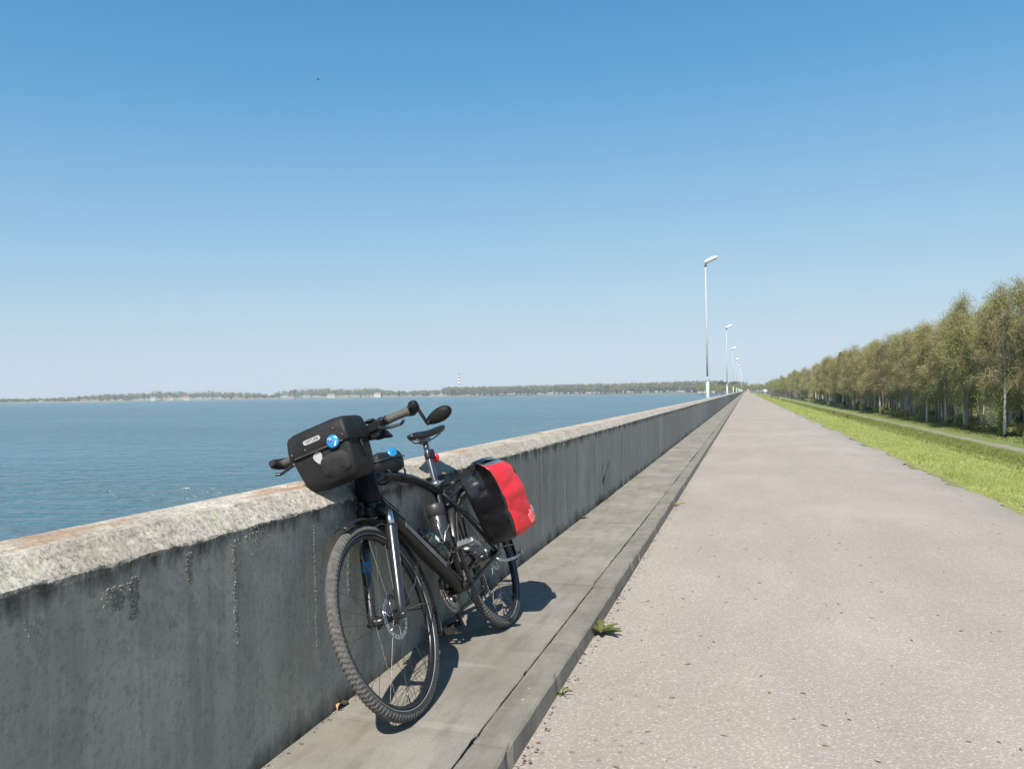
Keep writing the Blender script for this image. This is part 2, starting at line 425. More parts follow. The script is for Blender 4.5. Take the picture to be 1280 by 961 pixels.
# road: ragged along the grass edge
ys = np.concatenate([np.arange(-12, 40, .12), np.arange(40, 120, .5), np.arange(120, YEND, 4)])
e = 2.44 + .05 * np.sin(ys * .9) + .035 * np.sin(ys * 2.7 + 1) + .03 * RNG.standard_normal(len(ys)) * (ys < 120)
nx = 9; V = []
for k in range(nx):
    t = k / (nx - 1); V.append(np.stack([-.74 + (e + .74) * t, ys, np.full(len(ys), .012 * np.sin(t * PI))], 1))
V = np.stack(V, 1).reshape(-1, 3); a = (np.arange(len(ys) - 1)[:, None] * nx + np.arange(nx - 1)[None]).ravel()
o = link_mesh('road', np_mesh('road', V, np.stack([a, a + 1, a + nx + 1, a + nx], 1), ROAD, smooth=True)); tag(o, kind='structure')

# kerb stones and walkway slabs
def slab_run(name, x0, x1, z1, z0, step, start, mat, gap, jit, chamfer, yend, batter=0.):
    mb = MB(); y = start
    rnd = random.Random(3)
    while y < yend:
        ln = step if y < 90 else step * 8
        j = jit if y < 90 else 0
        dz = rnd.uniform(-1, 1) * j * .6; dx = rnd.uniform(-1, 1) * j; tl = rnd.uniform(-1, 1) * j * .5
        a, b = y + gap / 2, y + ln - gap / 2
        sec = [(x0 + dx, z0), (x1 + dx, z0), (x1 + dx - batter * .8, z1 + dz - chamfer), (x1 + dx - batter - chamfer * .35, z1 + dz - chamfer * .35), (x1 + dx - batter - chamfer, z1 + dz), (x0 + dx, z1 + dz)]
        seg = max(2, int(ln / .045)) if y < 16 else 2; rgs = []
        for q in range(seg):
            f_ = q / (seg - 1); yy = a + (b - a) * f_; ring = []
            for n_, (x, z) in enumerate(sec):
                p = Vector((x, yy, z + (tl * (1 - 2 * f_) if z > z0 else 0)))
                if seg > 2 and n_ >= 2:
                    e1 = mnoise.noise(Vector((n_ * 3.1, yy * 6, 1))); e2 = mnoise.noise(Vector((n_ * 1.7, yy * 28, 4))); chip = max(0, mnoise.noise(Vector((n_ * .3, yy * 11, 9))) - .35) * .030
                    endw = .004 if q in (0, seg - 1) else 0
                    k_ = 1 if n_ < len(sec) - 1 else .4
                    p.z += k_ * (.0016 * e1 + .0012 * e2 - chip * .5 - endw); p.x += (-1 if n_ < len(sec) - 1 else 1) * (chip * .7 + .0014 * e2 + .0016 * e1)
                ring.append(p)
            rgs.append(ring)
        mb.rings(rgs, 0, True, False); y += ln
    return mb.build(name, mat, bevel=0)
o = slab_run('kerb', -.874, -.735, .070, -.05, 1.055, 2.39 - 1.055 * 6, KERB, .007, .0035, .010, YEND, .020); tag(o, kind='structure')
o = slab_run('pavement', -1.462, -.884, .069, -.05, 2.07, 2.46 - 2.07 * 3, SLAB, .006, .003, .004, YEND); tag(o, kind='structure')
# ------------------------------------------------------------------ the wall
def wall():
    ys = np.concatenate([np.arange(-4, 0, .1), np.arange(0, 5, .012), np.arange(5, 9, .03), np.arange(9, 25, .1), np.arange(25, 80, .5), np.arange(80, YEND, 5)])
    prof = [(WX, .02)] + [(WX, z) for z in np.linspace(.08, .78, 24)] + [(WX, .797), (WX, .81)]
    nchs = 9
    prof += [(WX - .072 * t, .812 + .062 * t) for t in np.linspace(.06, 1, nchs)]
    prof += [(WX - .072 - .16 * t, .8745 + .002 * t) for t in np.linspace(.1, 1, 8)]
    prof += [(-1.690, .86), (-1.695, .4), (-1.695, -.12)]
    V = np.zeros((len(ys), len(prof), 3))
    for i, y in enumerate(ys):
        near = max(0., 1 - max(0, y - 6) / 14)
        wav = .010 * math.sin(y * .55 + 1) + .005 * math.sin(y * 1.9)
        for k, (x, z) in enumerate(prof):
            dx = dz = 0.
            if 1 <= k and z < .8 and x == WX:
                dx = .0025 * mnoise.noise(Vector((0, y * 3, z * 2))) * near
            elif z >= .79 and x > -1.66:
                p = Vector((x, y, z))
                q = mnoise.noise(p * 28) * .0026 + mnoise.noise(p * 9) * .006 + mnoise.noise(p * 60) * .0016
                q *= near
                dx = q * .5; dz = q * .8 + wav * .3
                if z < .815: dz += near * (.010 * mnoise.noise(Vector((3, y * 7, 0))) + .006 * mnoise.noise(Vector((9, y * 25, 0))))
            V[i, k] = (x + dx, y, z + dz)
    n = len(prof); a = (np.arange(len(ys) - 1)[:, None] * n + np.arange(n - 1)[None]).ravel()
    me = np_mesh('concrete_wall', V.reshape(-1, 3), np.stack([a, a + n, a + n + 1, a + 1], 1), WALLM, smooth=False)
    return me
t = link_mesh('concrete_wall', wall())
tag(t, 'long low weathered concrete parapet wall between the lake and the walkway, bicycle leaning on it', 'wall')
# lime runs on its face: lumps of deposit that catch the light
mb = MB()
runs = [(6.255, .82, .22, .016, 330), (5.515, .80, .55, .02, 60), (3.487, .80, .52, .014, 150), (1.945, .79, .48, .022, 60), (1.553, .77, .665, .020, 80), (1.50, .76, .70, .05, 50),
        (1.285, .75, .70, .05, 60), (1.75, .79, .70, .02, 40), (2.62, .79, .45, .018, 90), (9.3, .78, .4, .10, 40), (10.9, .8, .25, .08, 60), (17.2, .8, .1, .45, 260), (8.5, .8, .35, .05, 40),
        (7.4, .8, .5, .2, 40), (13.1, .8, .3, .2, 60), (2.05, .8, .7, .10, 30), (2.38, .76, .3, .01, 40)]
for y0, z1, z0, wd, n in runs:
    for _ in range(int(n * 6)):
        z = z0 + (z1 - z0) * random.random() ** .8; y = random.gauss(y0 + (z1 - z) * .02, wd * .35)
        r = random.uniform(.0007, .0021) * (1 if y < 5 else 1.5)
        mb.blob((WX + .0005, y, z), (r * .7, r, r * random.uniform(1, 1.8)), 0, 5, 3, .3)
mb.build('lime_deposit', M('lime_deposit', (.235, .23, .20), .9, var=.35, scale=60), t, recalc=False)
# scribble on the wall
mb = MB()
for pts in ([(8.02, .455), (7.90, .35)], [(8.22, .37), (8.05, .26)], [(8.33, .435), (8.20, .34), (8.08, .285)], [(8.05, .33), (8.00, .28), (8.08, .24)], [(8.44, .46), (8.35, .39)]):
    mb.tube([(WX + .003, y, z) for y, z in pts], .0065, 6, flat=(.35, 1.))
mb.build('scribble', M('black_scrawl', (.025, .025, .03), .7), t)

# dam face on the lake side, hidden from here but there
mb = MB(); mb.rings([[Vector(p) for p in ((-1.70, y, -.20), (-1.70, y, .02), (-9.5, y, -3.5), (-9.5, y, -3.9))] for y in (-60, YEND)], 0, True, False)
tag(mb.build('embankment', SLAB), kind='structure')
# ------------------------------------------------------------------ the bicycle
BX, BY, BZ, LEAN = -1.126, 3.66, .0725, math.radians(20.68)
BLACK = M('frame_black', (.007, .007, .008), .38, var=.2, coat=.2, spec=.35)
ANTH = M('fork_graphite', (.028, .030, .034), .3, .35, var=.2, coat=.5)
RUB = M('tyre_rubber', (.085, .082, .078), .85, var=.35, scale=60)
RUBD = M('sidewall_rubber', (.022, .022, .022), .6, var=.3)
PLAS = M('black_plastic', (.009, .009, .010), .5, var=.3, spec=.3)
MATT = M('mudguard_plastic', (.014, .014, .015), .35, var=.3)
STEEL = M('polished_steel', (.62, .62, .62), .22, 1., var=.1)
DSTEEL = M('worn_steel', (.20, .19, .175), .38, .9, var=.4, scale=80)
ALU = M('satin_aluminium', (.42, .42, .42), .33, .9, var=.1)
BALU = M('black_anodised', (.03, .03, .033), .3, .6, var=.2)
GRIP = M('grip_rubber', (.07, .066, .062), .75, var=.2, scale=90)
SADM = M('saddle_cover', (.012, .012, .014), .42, var=.3)
FAB = M('bag_fabric', (.011, .011, .012), .6, spec=.3, var=.4, scale=14, bump=.45, bscale=75)
FABD = M('mesh_pocket_fabric', (.012, .012, .013), .8, var=.3, scale=60)
PVC = M('black_pvc', (.006, .006, .007), .2, var=.5, scale=14, bump=.35, bscale=90, coat=.6)
RED = M('red_pvc', (.64, .008, .010), .5, var=.12, scale=12, bump=.25, bscale=90, coat=.04)
REFL = M('grey_reflector', (.38, .39, .39), .4, .1, var=.06)
WHITE = M('white_print', (.78, .78, .77), .5, var=.05)
BLUE = M('blue_enamel', (.008, .19, .45), .3, var=.1, coat=.6)
BLUED = M('blue_sticker', (.03, .12, .24), .5, var=.3)
REDLENS = M('red_lens', (.55, .015, .02), .2, var=.1, coat=.5)
NAVY = M('navy_print', (.03, .04, .16), .5)
GREYD = M('grey_decal', (.09, .092, .098), .4, var=.15)
GLASSM = M('mirror_glass', (.7, .7, .7), .04, 1., var=0)
BOTG = M('dark_green_bottle', (.02, .035, .03), .3, var=.3, coat=.4)

bike = empty('touring_bicycle', (BX, BY, BZ), (0, -LEAN, 0), label='black touring bicycle with bags and bar-end mirror leaning on the concrete wall', cat='bicycle')
B = lambda: MB(L)
WBASE, R = 1.116, .350
HA = math.radians(73.06)
SX = Vector((-math.cos(HA), 0, math.sin(HA))); PX = Vector((math.sin(HA), 0, math.cos(HA)))
A0 = Vector((WBASE, 0, R)) - PX * .05
def ax(z, off=0., w=0.):
    p = A0 + SX * ((z - A0.z) / SX.z) + PX * off
    return Vector((p.x, w, p.z))
def circ(c, r, n=48, w=0., a0=0., a1=2 * PI, ends=False):
    m = n + 1 if ends else n
    return [Vector((c[0] + r * math.cos(a0 + (a1 - a0) * i / n), w, c[1] + r * math.sin(a0 + (a1 - a0) * i / n))) for i in range(m)]

def wheel(ux, front):
    wh = B()                                        # hub is the wheel's own mesh
    c = (ux, R)
    wh.lathe((ux, -.055, R), (0, 1, 0), [(0, .012), (.012, .014), (.014, .026), (.018, .026), (.022, .017), (.088, .017), (.092, .026), (.096, .026), (.098, .014), (.11, .012)], 20)
    W = wh.build('wheel', BALU, bike)
    # tyre with chevron tread
    n, k = 560, 16; r0 = .0205; RC = R - .0205; vs = []
    for i in range(n):
        th = 2 * PI * i / n
        for j in range(k):
            ph = 2 * PI * j / k
            side = math.sin(ph); out = math.cos(ph)
            d = 0.
            if out > -.05:
                s_ = (i + 4.2 * abs(side)) % 5
                if abs(side) < .12: d = .0008 if (i % 5) < 3 else -.0012
                else: d = .0016 if s_ < 2.9 else -.0016
                if abs(side) > .9: d *= .6
            rr = RC + (r0 + d) * out * (1. if out > 0 else .8)
            vs.append((ux + rr * math.cos(th), (r0 + d) * side, R + rr * math.sin(th)))
    fs = []; mi = []
    t = B()
    t.add(vs, [(i * k + j, i * k + (j + 1) % k, ((i + 1) % n) * k + (j + 1) % k, ((i + 1) % n) * k + j) for i in range(n) for j in range(k)], 0, False)
    t.m = [0 if (math.cos(2 * PI * (j + .5) / k) > .15) else 1 for i in range(n) for j in range(k)]
    t.build('tyre', [RUB, RUBD], W)
    r = B()
    sec = [(.314, -.011), (.306, -.0115), (.298, -.007), (.296, 0), (.298, .007), (.306, .0115), (.314, .011), (.311, 0)]
    nn = 96; vs = [(ux + a * math.cos(2 * PI * i / nn), b, R + a * math.sin(2 * PI * i / nn)) for i in range(nn) for a, b in sec]; q = len(sec)
    r.add(vs, [(i * q + j, i * q + (j + 1) % q, ((i + 1) % nn) * q + (j + 1) % q, ((i + 1) % nn) * q + j) for i in range(nn) for j in range(q)], 0, True)
    r.build('rim', BALU, W)
    rs = B()                                        # bright sidewall band
    for sgn in (-1, 1):
        rs.tube(circ(c, .3165, 96, sgn * .0135), .0022, 5, closed=True, flat=(.6, 1.))
    rs.build('reflective_band', M('reflective_band', (.30, .30, .30), .35, .3, var=.15), W)
    s = B()
    for i in range(32):
        a = 2 * PI * i / 32; sd = 1 if i % 2 else -1; tw = .9 if (i // 2) % 2 else -.9
        p = Vector((ux + .300 * math.cos(a), sd * .002, R + .300 * math.sin(a)))
        q_ = Vector((ux + .022 * math.cos(a + tw), sd * .038, R + .022 * math.sin(a + tw)))
        s.tube([q_, p], .00105, 4, caps=False)
        nip = q_.lerp(p, .955); s.tube([nip, p], .0019, 5)
    # valve
    s.tube([(ux + .296 * math.cos(-1.45), 0, R + .296 * math.sin(-1.45)), (ux + .255 * math.cos(-1.45), 0, R + .255 * math.sin(-1.45))], .003, 6)
    s.build('spokes', M('spoke_steel', (.16, .16, .16), .35, .9, var=.2), W)
    # brake rotor on the bike's left side
    d = B(); w0 = .034
    ro, ri = .080, .064; nn = 72
    for i in range(nn):
        a, b_ = 2 * PI * i / nn, 2 * PI * (i + 1) / nn
        if i % 3 == 2: continue
        ob = 1.0 if i % 6 < 3 else .97
        d.prism([(ux + rr * math.cos(t), w0, R + rr * math.sin(t)) for rr, t in ((ri, a), (ro * ob, a), (ro * ob, b_), (ri, b_))], (0, .002, 0))
    d.tube(circ(c, .0785, 60, w0 + .001), .0018, 4, closed=True); d.tube(circ(c, .065, 60, w0 + .001), .0016, 4, closed=True)
    for i in range(6):
        a = 2 * PI * i / 6
        d.tube([(ux + .02 * math.cos(a), w0 + .001, R + .02 * math.sin(a)), (ux + .066 * math.cos(a + .5), w0 + .001, R + .066 * math.sin(a + .5))], .0035, 5, flat=(.35, 1.))
    d.build('brake_rotor', STEEL, W)
    if not front:
        cs = B()
        for i, rr in enumerate((.062, .056, .050, .045, .040, .035, .031, .027, .024)):
            ww = -.024 - i * .0036; tn = int(rr * 500); pts = []
            for q2 in range(tn * 2):
                t2 = PI * q2 / tn; r2 = rr + (.003 if q2 % 2 else -.003)
                pts.append((ux + r2 * math.cos(t2), ww, R + r2 * math.sin(t2)))
            cs.prism(pts, (0, -.0018, 0))
        cs.build('cassette', DSTEEL, W)
    return W
wheel(WBASE, True); wheel(0., False)

# frame: tubes in one welded mesh
f = B(); BBP = Vector((.420, 0, .295)); ST = Vector((.300, 0, .735))
f.tube([ax(.735), ax(.76), ax(.80), ax(.87), ax(.885)], [.036, .036, .035, .035, .034], 16)
f.tube([ax(.775, -.01), (.80, 0, .662), (.60, 0, .472), (.45, 0, .325), BBP], [.031, .032, .031, .029, .030], 14, flat=(1., 1.12))
f.tube([ax(.852, -.01), (.80, 0, .862), (.66, 0, .845), (.53, 0, .818), (.42, 0, .782), (.33, 0, .742), (.28, 0, .705)], [.024, .023, .021, .020, .019, .018, .016], 14, flat=(1.15, .95))
f.tube([BBP, (.345, 0, .56), (.300, 0, .735), (.288, 0, .775)], [.021, .0185, .0175, .0175], 12)
f.tube([BBP + Vector((0, -.04, 0)), BBP + Vector((0, .04, 0))], .024, 16)
for sg in (-1, 1):
    f.tube([(.292, sg * .016, .715), (.20, sg * .045, .60), (.06, sg * .066, .41), (0, sg * .066, .352)], [.011, .0095, .009, .010], 8)
    f.tube([BBP + Vector((-.01, sg * .03, 0)), (.30, sg * .045, .30), (.10, sg * .066, .335), (0, sg * .066, .350)], [.014, .012, .010, .011], 8)
    f.prism([(.02, sg * .062, .37), (-.02, sg * .062, .37), (-.025, sg * .062, .33), (.03, sg * .062, .33)], (0, sg * .008, 0))
f.tube([(.272, 0, .668), (.262, 0, .66), (.255, -.02, .655), (.255, .02, .655)], .007, 6)
FR = f.build('frame', BLACK, bike)
dc = B()                                           # grey panel on the down tube
for sg in (-1, 1):
    dc.prism([(.78, sg * .0305, .650), (.79, sg * .0305, .632), (.555, sg * .0295, .408), (.535, sg * .0295, .424)], (0, sg * .003, 0))
dc.build('grey_panel', GREYD, FR)
cl = B(); cl.tube([(.292, 0, .752), (.283, 0, .775)], .0215, 16); cl.tube([(.29, .02, .765), (.25, .026, .768)], .005, 6)
cl.build('seat_clamp', ALU, FR)
sp = B(); sp.tube([(.300, 0, .72), (.285, 0, .78), (.243, 0, .955), (.238, 0, .968)], .0145, 14); sp.box((.236, 0, .975), (.05, .04, .022))
sp.build('seatpost', M('seatpost_metal', (.16, .16, .17), .25, .9, var=.1), bike)
# saddle
sd_ = B(); rg = []
for u, hw, zt, th in ((.385, .012, 1.003, .012), (.372, .020, 1.010, .026), (.33, .023, 1.013, .036), (.27, .029, 1.012, .038), (.21, .045, 1.012, .040), (.16, .066, 1.018, .042), (.12, .074, 1.022, .042), (.098, .070, 1.022, .034), (.088, .050, 1.018, .016)):
    ring = []
    for j in range(16):
        t = 2 * PI * j / 16; x = math.cos(t); y = math.sin(t)
        zz = zt + (y * .012 - .004 * (1 - abs(x)) if y > 0 else y * th * (.35 + .65 * abs(x) ** .7))
        ring.append((u, hw * (abs(x) ** .75) * (1 if x > 0 else -1), zz))
    rg.append(ring)
sd_.rings(rg); SADO = sd_.build('saddle', SADM, bike)
rl = B()
for sg in (-1, 1): rl.tube([(.36, sg * .012, .990), (.31, sg * .020, .975), (.19, sg * .022, .975), (.13, sg * .045, .992)], .0035, 6)
rl.build('saddle_rails', DSTEEL, SADO)

# fork, crown, legs
fk = B()
fk.tube([ax(.72), ax(.745), ax(.76)], [.030, .029, .026], 14)
fk.tube([ax(.715, .0, -.064), ax(.735, 0, -.03), ax(.742), ax(.735, 0, .03), ax(.715, 0, .064)], [.022, .023, .026, .023, .022], 10)
FK = fk.build('fork', PLAS, bike)
for sg in (-1, 1):
    st = B(); st.tube([ax(.715, 0, sg * .064), ax(.645, 0, sg * .064)], .0155, 12); st.build('stanchion', STEEL, FK)
    lg = B(); top = ax(.66, 0, sg * .064)
    lg.tube([top, top.lerp(Vector((WBASE, sg * .062, R)), .04), top.lerp(Vector((WBASE, sg * .062, R)), .08), top.lerp(Vector((WBASE, sg * .062, R)), .35), top.lerp(Vector((WBASE, sg * .062, R)), .7), top.lerp(Vector((WBASE, sg * .062, R)), .92), Vector((WBASE, sg * .061, R - .014))], [.023, .0235, .0215, .0205, .0185, .017, .014], 14)
    lg.tube([(WBASE, sg * .052, R), (WBASE, sg * .080, R)], .009, 10)
    LG = lg.build('fork_leg', ANTH, FK)
    if sg < 0:
        st = B(); st.tube([top.lerp(Vector((WBASE, sg * .062, R)), .32), top.lerp(Vector((WBASE, sg * .062, R)), .45)], [.0212, .0206], 14, caps=False)
        st.build('blue_decal', BLUED, LG)
    ri = B(); ri.tube([ax(.656, 0, sg * .064), ax(.651, 0, sg * .064)], .0245, 14); ri.build('dust_seal', BALU, LG)
ar = B(); ar.tube([ax(.655, 0, -.064), ax(.70, -.045, -.045), ax(.715, -.055, 0), ax(.70, -.045, .045), ax(.655, 0, .064)], .010, 8); ar.build('fork_brace', ANTH, FK)
cp = B(); cp.box((WBASE - .06, .052, R + .055), (.05, .022, .065)); cp.box((WBASE - .068, .047, R + .03), (.03, .03, .03)); cp.tube([(WBASE - .06, .055, R + .085), (WBASE - .075, .06, R + .2), ax(.66, -.03, .07), ax(.80, .03, .05), ax(.93, .06, .06)], .0028, 6)
cp.build('brake_caliper', PLAS, FK)
rc = B(); rc.box((-.002, .045, R + .085), (.05, .022, .04)); rc.tube([(.0, .05, R + .1), (.15, .05, .58), (.29, .02, .70)], .0028, 6); rc.build('brake_caliper', PLAS, FR)

hc = B(); hc.tube([ax(.755, .012), ax(.762, .012), ax(.80, .014), ax(.86, .014), ax(.885, .012), ax(.89, .012)], [.030, .040, .045, .045, .042, .032], 18); hc.build('head_tube_cover', M('cover_cloth', (.007, .008, .012), .65, var=.3, scale=30, bump=.4, bscale=80, spec=.25), FR)
# mudguards
def guard(c, r, a0, a1, name, hw=.029, depth=.011, n=28):
    m = B(); rg = []
    for i in range(n + 1):
        a = a0 + (a1 - a0) * i / n
        ring = []
        for j in range(9):
            s_ = -1 + 2 * j / 8; rr = r - depth * s_ * s_
            ring.append((c[0] + rr * math.cos(a), s_ * hw, c[1] + rr * math.sin(a)))
        for j in range(8, -1, -1):
            s_ = -1 + 2 * j / 8; rr = r - .002 - depth * s_ * s_
            ring.append((c[0] + rr * math.cos(a), s_ * hw * .96, c[1] + rr * math.sin(a)))
        rg.append(ring)
    m.rings(rg); return m
gd = guard((WBASE, R), .378, math.radians(74), math.radians(118), 'mudguard'); G1 = gd.build('mudguard', MATT, bike)
gd = guard((WBASE, R), .376, math.radians(120), math.radians(207), 'mudguard', .026); G2 = gd.build('mudguard', MATT, bike)
ms = B()
for sg in (-1, 1):
    ms.tube([(WBASE - .33, sg * .024, R + .13), (WBASE - .2, sg * .05, R + .07), (WBASE - .01, sg * .068, R + .02)], .0024, 6)
    ms.tube([(WBASE - .355, sg * .022, R - .05), (WBASE - .2, sg * .05, R - .01), (WBASE - .01, sg * .068, R + .01)], .0024, 6)
ms.build('mudguard_stay', DSTEEL, G2)
gd = guard((0, R), .376, math.radians(20), math.radians(196), 'mudguard', .027); G3 = gd.build('mudguard', MATT, bike)
ms = B()
for sg in (-1, 1):
    ms.tube([(-.36, sg * .024, R - .02), (-.2, sg * .05, R), (-.02, sg * .07, R + .01)], .0028, 6)
    ms.tube([(-.30, sg * .024, R + .2), (-.15, sg * .05, R + .1), (-.02, sg * .07, R + .02)], .0028, 6)
ms.build('mudguard_stay', DSTEEL, G3)
fl = B(); fl.box((ax(.74, .06).x, 0, .735), (.05, .055, .035)); fl.box((ax(.74, .085).x, 0, .755), (.02, .02, .05))
fl.lathe((ax(.74, .085).x + .01, 0, .742), (1, 0, 0), [(0, .016), (.015, .017), (.017, .014)], 14); fl.build('front_light', PLAS, bike, bevel=.003)

# stem, handlebar, controls
HBC = Vector((1.009, 0, 1.030))
sm = B(); sm.tube([ax(.88), ax(.99)], .0205, 14); sm.tube([ax(.975), (ax(.985, .07).x, 0, .995), HBC], [.021, .017, .019], 12); sm.tube([ax(.985), ax(1.0)], .022, 14)
sm.build('stem', BALU, bike)
hb = B(); hp = [Vector((HBC.x - .05 * abs(t) ** 1.5, .297 * t, HBC.z + .008 * abs(t))) for t in np.linspace(-1, 1, 17)]
hb.tube(hp, [.0115] * 6 + [.0155] * 5 + [.0115] * 6, 12)
HB = hb.build('handlebar', BALU, bike)
def hpt(t, du=0, dz=0): return Vector((HBC.x - .05 * abs(t) ** 1.5 + du, .297 * t, HBC.z + .008 * abs(t) + dz))
for sg in (-1, 1):
    gp = B(); gp.tube([hpt(sg * t) for t in (.67, .69, .80, .92, 1.0)], [.0165, .0175, .0155, .0165, .0185], 14)
    GP = gp.build('grip', GRIP, HB)
    bw = B(); bw.tube([hpt(sg * .93, -.01), hpt(sg * 1.0, -.006), hpt(sg * 1.06, .012, .004), hpt(sg * 1.09, .035, .010), hpt(sg * 1.08, .05, .014)], [.018, .0235, .022, .019, .012], 12)
    bw.build('bar_end', PLAS, GP)
    bw = B(); bw.tube([hpt(sg * .685, 0), hpt(sg * .65, 0)], .0185, 12); bw.build('grip_clamp', PLAS, GP)
    lv = B()
    lv.tube([hpt(sg * .56), hpt(sg * .63)], .0205, 12); lv.box(hpt(sg * .58, .030, -.010), (.055, .045, .032)); lv.box(hpt(sg * .50, .036, -.012), (.030, .07, .026)); lv.tube([hpt(sg * .46, .036, -.012), hpt(sg * .40, .05, -.012)], .009, 8)
    lv.tube([hpt(sg * .60, .045, -.014), hpt(sg * .66, .070, -.030), hpt(sg * .80, .078, -.040), hpt(sg * .92, .072, -.044), hpt(sg * .98, .084, -.038)], [.010, .009, .0075, .007, .008], 8, flat=(1., .75))
    LV = lv.build('brake_lever', BALU, HB, bevel=.002)
    sh = B(); sh.tube([hpt(sg * .46), hpt(sg * .54)], .021, 12); sh.box(hpt(sg * .50, .016, -.034), (.055, .055, .034)); sh.blob(hpt(sg * .54, -.002, -.044), (.024, .036, .016), 0, 8, 6); sh.tube([hpt(sg * .50, -.01, -.045), hpt(sg * .62, -.030, -.052)], [.009, .006], 8); sh.tube([hpt(sg * .52, .03, -.045), hpt(sg * .66, .036, -.062), hpt(sg * .70, .02, -.066)], [.009, .007, .006], 8); sh.blob(hpt(sg * .47, .01, .020), (.022, .024, .008), 0, 8, 6)
    sh.build('gear_shifter', PLAS, HB, bevel=.003)
    cb = B(); cb.tube([hpt(sg * .36, .03, -.01), hpt(sg * .22, .085, -.01), hpt(sg * .05, .095, -.05), ax(.93, .06, sg * -.01), ax(.82, .045, sg * -.028), (.80, sg * -.03, .70)], .0026, 6)
    cb.tube([hpt(sg * .34, .02, -.02), hpt(sg * .18, .06, -.05), ax(.92, .07, sg * .035), ax(.80, .05, sg * .034), (.78, sg * .034, .66)], .0024, 6)
    cb.build('cable', PLAS, HB)
# mirror on the bar end
mr = B(); e0 = hpt(1.05, .02, .004)
mr.tube([e0, e0 + Vector((.0, .018, -.004)), Vector((.955, .335, .985)), Vector((.950, .338, .970))], [.008, .0075, .0065, .008], 8)
mr.blob((.949, .340, .969), .0095, 0, 8, 6)
mc = Vector((.930, .383, .982)); vs = []
MR = mr.build('mirror', PLAS, HB)
ms = B(); rg = []
xd = Vector((-.12, 1, .16)).normalized(); nd = Vector((-1, -.05, .1)); nd = (nd - xd * nd.dot(xd)).normalized(); yd = nd.cross(xd)
for h, s_ in ((.0005, .985), (0., 1.), (-.006, .97), (-.012, .80), (-.015, .5), (-.016, .12)):
    ring = []
    for j in range(28):
        t = 2 * PI * j / 28; x = math.cos(t) * .056; y = math.sin(t) * .027 * (1 + .18 * math.cos(t))
        ring.append(mc + (xd * x + yd * y) * s_ + nd * h)
    rg.append(ring)
ms.rings(rg[::-1]); ms.tube([Vector((.950, .339, .970)), mc - nd * .008 - xd * .03], .007, 8); ms.build('mirror_shell', M('mirror_shell', (.006, .006, .006), .6, spec=.2), MR)
mg = B(); mg.prism([mc + xd * math.cos(2 * PI * j / 28) * .053 + yd * math.sin(2 * PI * j / 28) * .025 * (1 + .18 * math.cos(2 * PI * j / 28)) + nd * .001 for j in range(28)], nd * .001)
mg.build('mirror_glass', GLASSM, MR)

# drivetrain
ck = B(); w0 = -.052
for rr, ww, tn in ((.098, w0, 48), (.078, w0 + .008, 36)):
    pts = []
    for q in range(tn * 2):
        t = PI * q / tn; r2 = rr + (.0028 if q % 2 else -.0028); pts.append((BBP.x + r2 * math.cos(t), ww, BBP.z + r2 * math.sin(t)))
    inner = [(BBP.x + (rr - .022) * math.cos(PI * q / tn), ww, BBP.z + (rr - .022) * math.sin(PI * q / tn)) for q in range(tn * 2)]
    m = len(pts); vs = pts + inner + [(a, b + .0025, c) for a, b, c in pts] + [(a, b + .0025, c) for a, b, c in inner]
    fs = []
    for q in range(m):
        q2 = (q + 1) % m
        fs += [(q, q2, m + q2, m + q), (2 * m + q, 3 * m + q, 3 * m + q2, 2 * m + q2), (q, 2 * m + q, 2 * m + q2, q2), (m + q, m + q2, 3 * m + q2, 3 * m + q)]
    ck.add(vs, fs)
for i in range(5):
    a = 2 * PI * i / 5 + .3
    ck.tube([(BBP.x, w0 + .004, BBP.z), (BBP.x + .082 * math.cos(a), w0 + .004, BBP.z + .082 * math.sin(a))], [.016, .008], 6, flat=(.5, 1.))
CK = ck.build('chainring', M('chainring_steel', (.34, .32, .29), .35, .9, var=.3, scale=60), bike)
PL = Vector((.478, .150, .462)); PR = Vector((.362, -.150, .128))
for sg, pp in ((1, PL), (-1, PR)):
    a = Vector((BBP.x, sg * .055, BBP.z)); b_ = Vector((pp.x, sg * .080, pp.z))
    ca = B(); ca.tube([a, a.lerp(b_, .15), a.lerp(b_, .9), b_], [.018, .014, .012, .013], 10, flat=(.75, 1.)); ca.tube([a - Vector((0, sg * .03, 0)), a + Vector((0, sg * .008, 0))], .014, 12)
    CA = ca.build('crank_arm', BALU, bike)
    pd = B(); pd.tube([(pp.x, sg * .070, pp.z), (pp.x, sg * .172, pp.z)], .0075, 10)
    tilt = Matrix.Rotation(-.5 if sg > 0 else .15, 3, 'Y')
    for du in (-.036, .036):
        v = tilt @ Vector((du, 0, 0)); pd.box((pp.x + v.x, sg * .132, pp.z + v.z), (.009, .072, .022), tilt)
    for ww in (.098, .132, .167):
        pd.box((pp.x, sg * ww, pp.z), (.078, .009, .016), tilt)
    for du in (-.036, .036):
        for ww in (.102, .12, .14, .16):
            v = tilt @ Vector((du, 0, .013)); pd.box((pp.x + v.x, sg * ww, pp.z + v.z), (.009, .006, .006), tilt)
    pd.build('pedal', ALU if sg > 0 else M('worn_black_pedal', (.06, .06, .06), .4, .6, var=.3), bike)
ch = B()
lp = [(BBP.x + .02, w0, BBP.z + .097), (.015, -.040, R + .045), (-.03, -.04, R + .03), (-.045, -.04, R), (-.02, -.042, R - .045), (.045, -.043, R - .075), (.02, -.045, R - .125), (.045, -.046, R - .15), (.07, -.046, R - .14), (BBP.x - .03, w0, BBP.z - .095), (BBP.x + .03, w0, BBP.z - .095), (BBP.x + .08, w0, BBP.z - .06), (BBP.x + .100, w0, BBP.z), (BBP.x + .08, w0, BBP.z + .06)]
pts = []
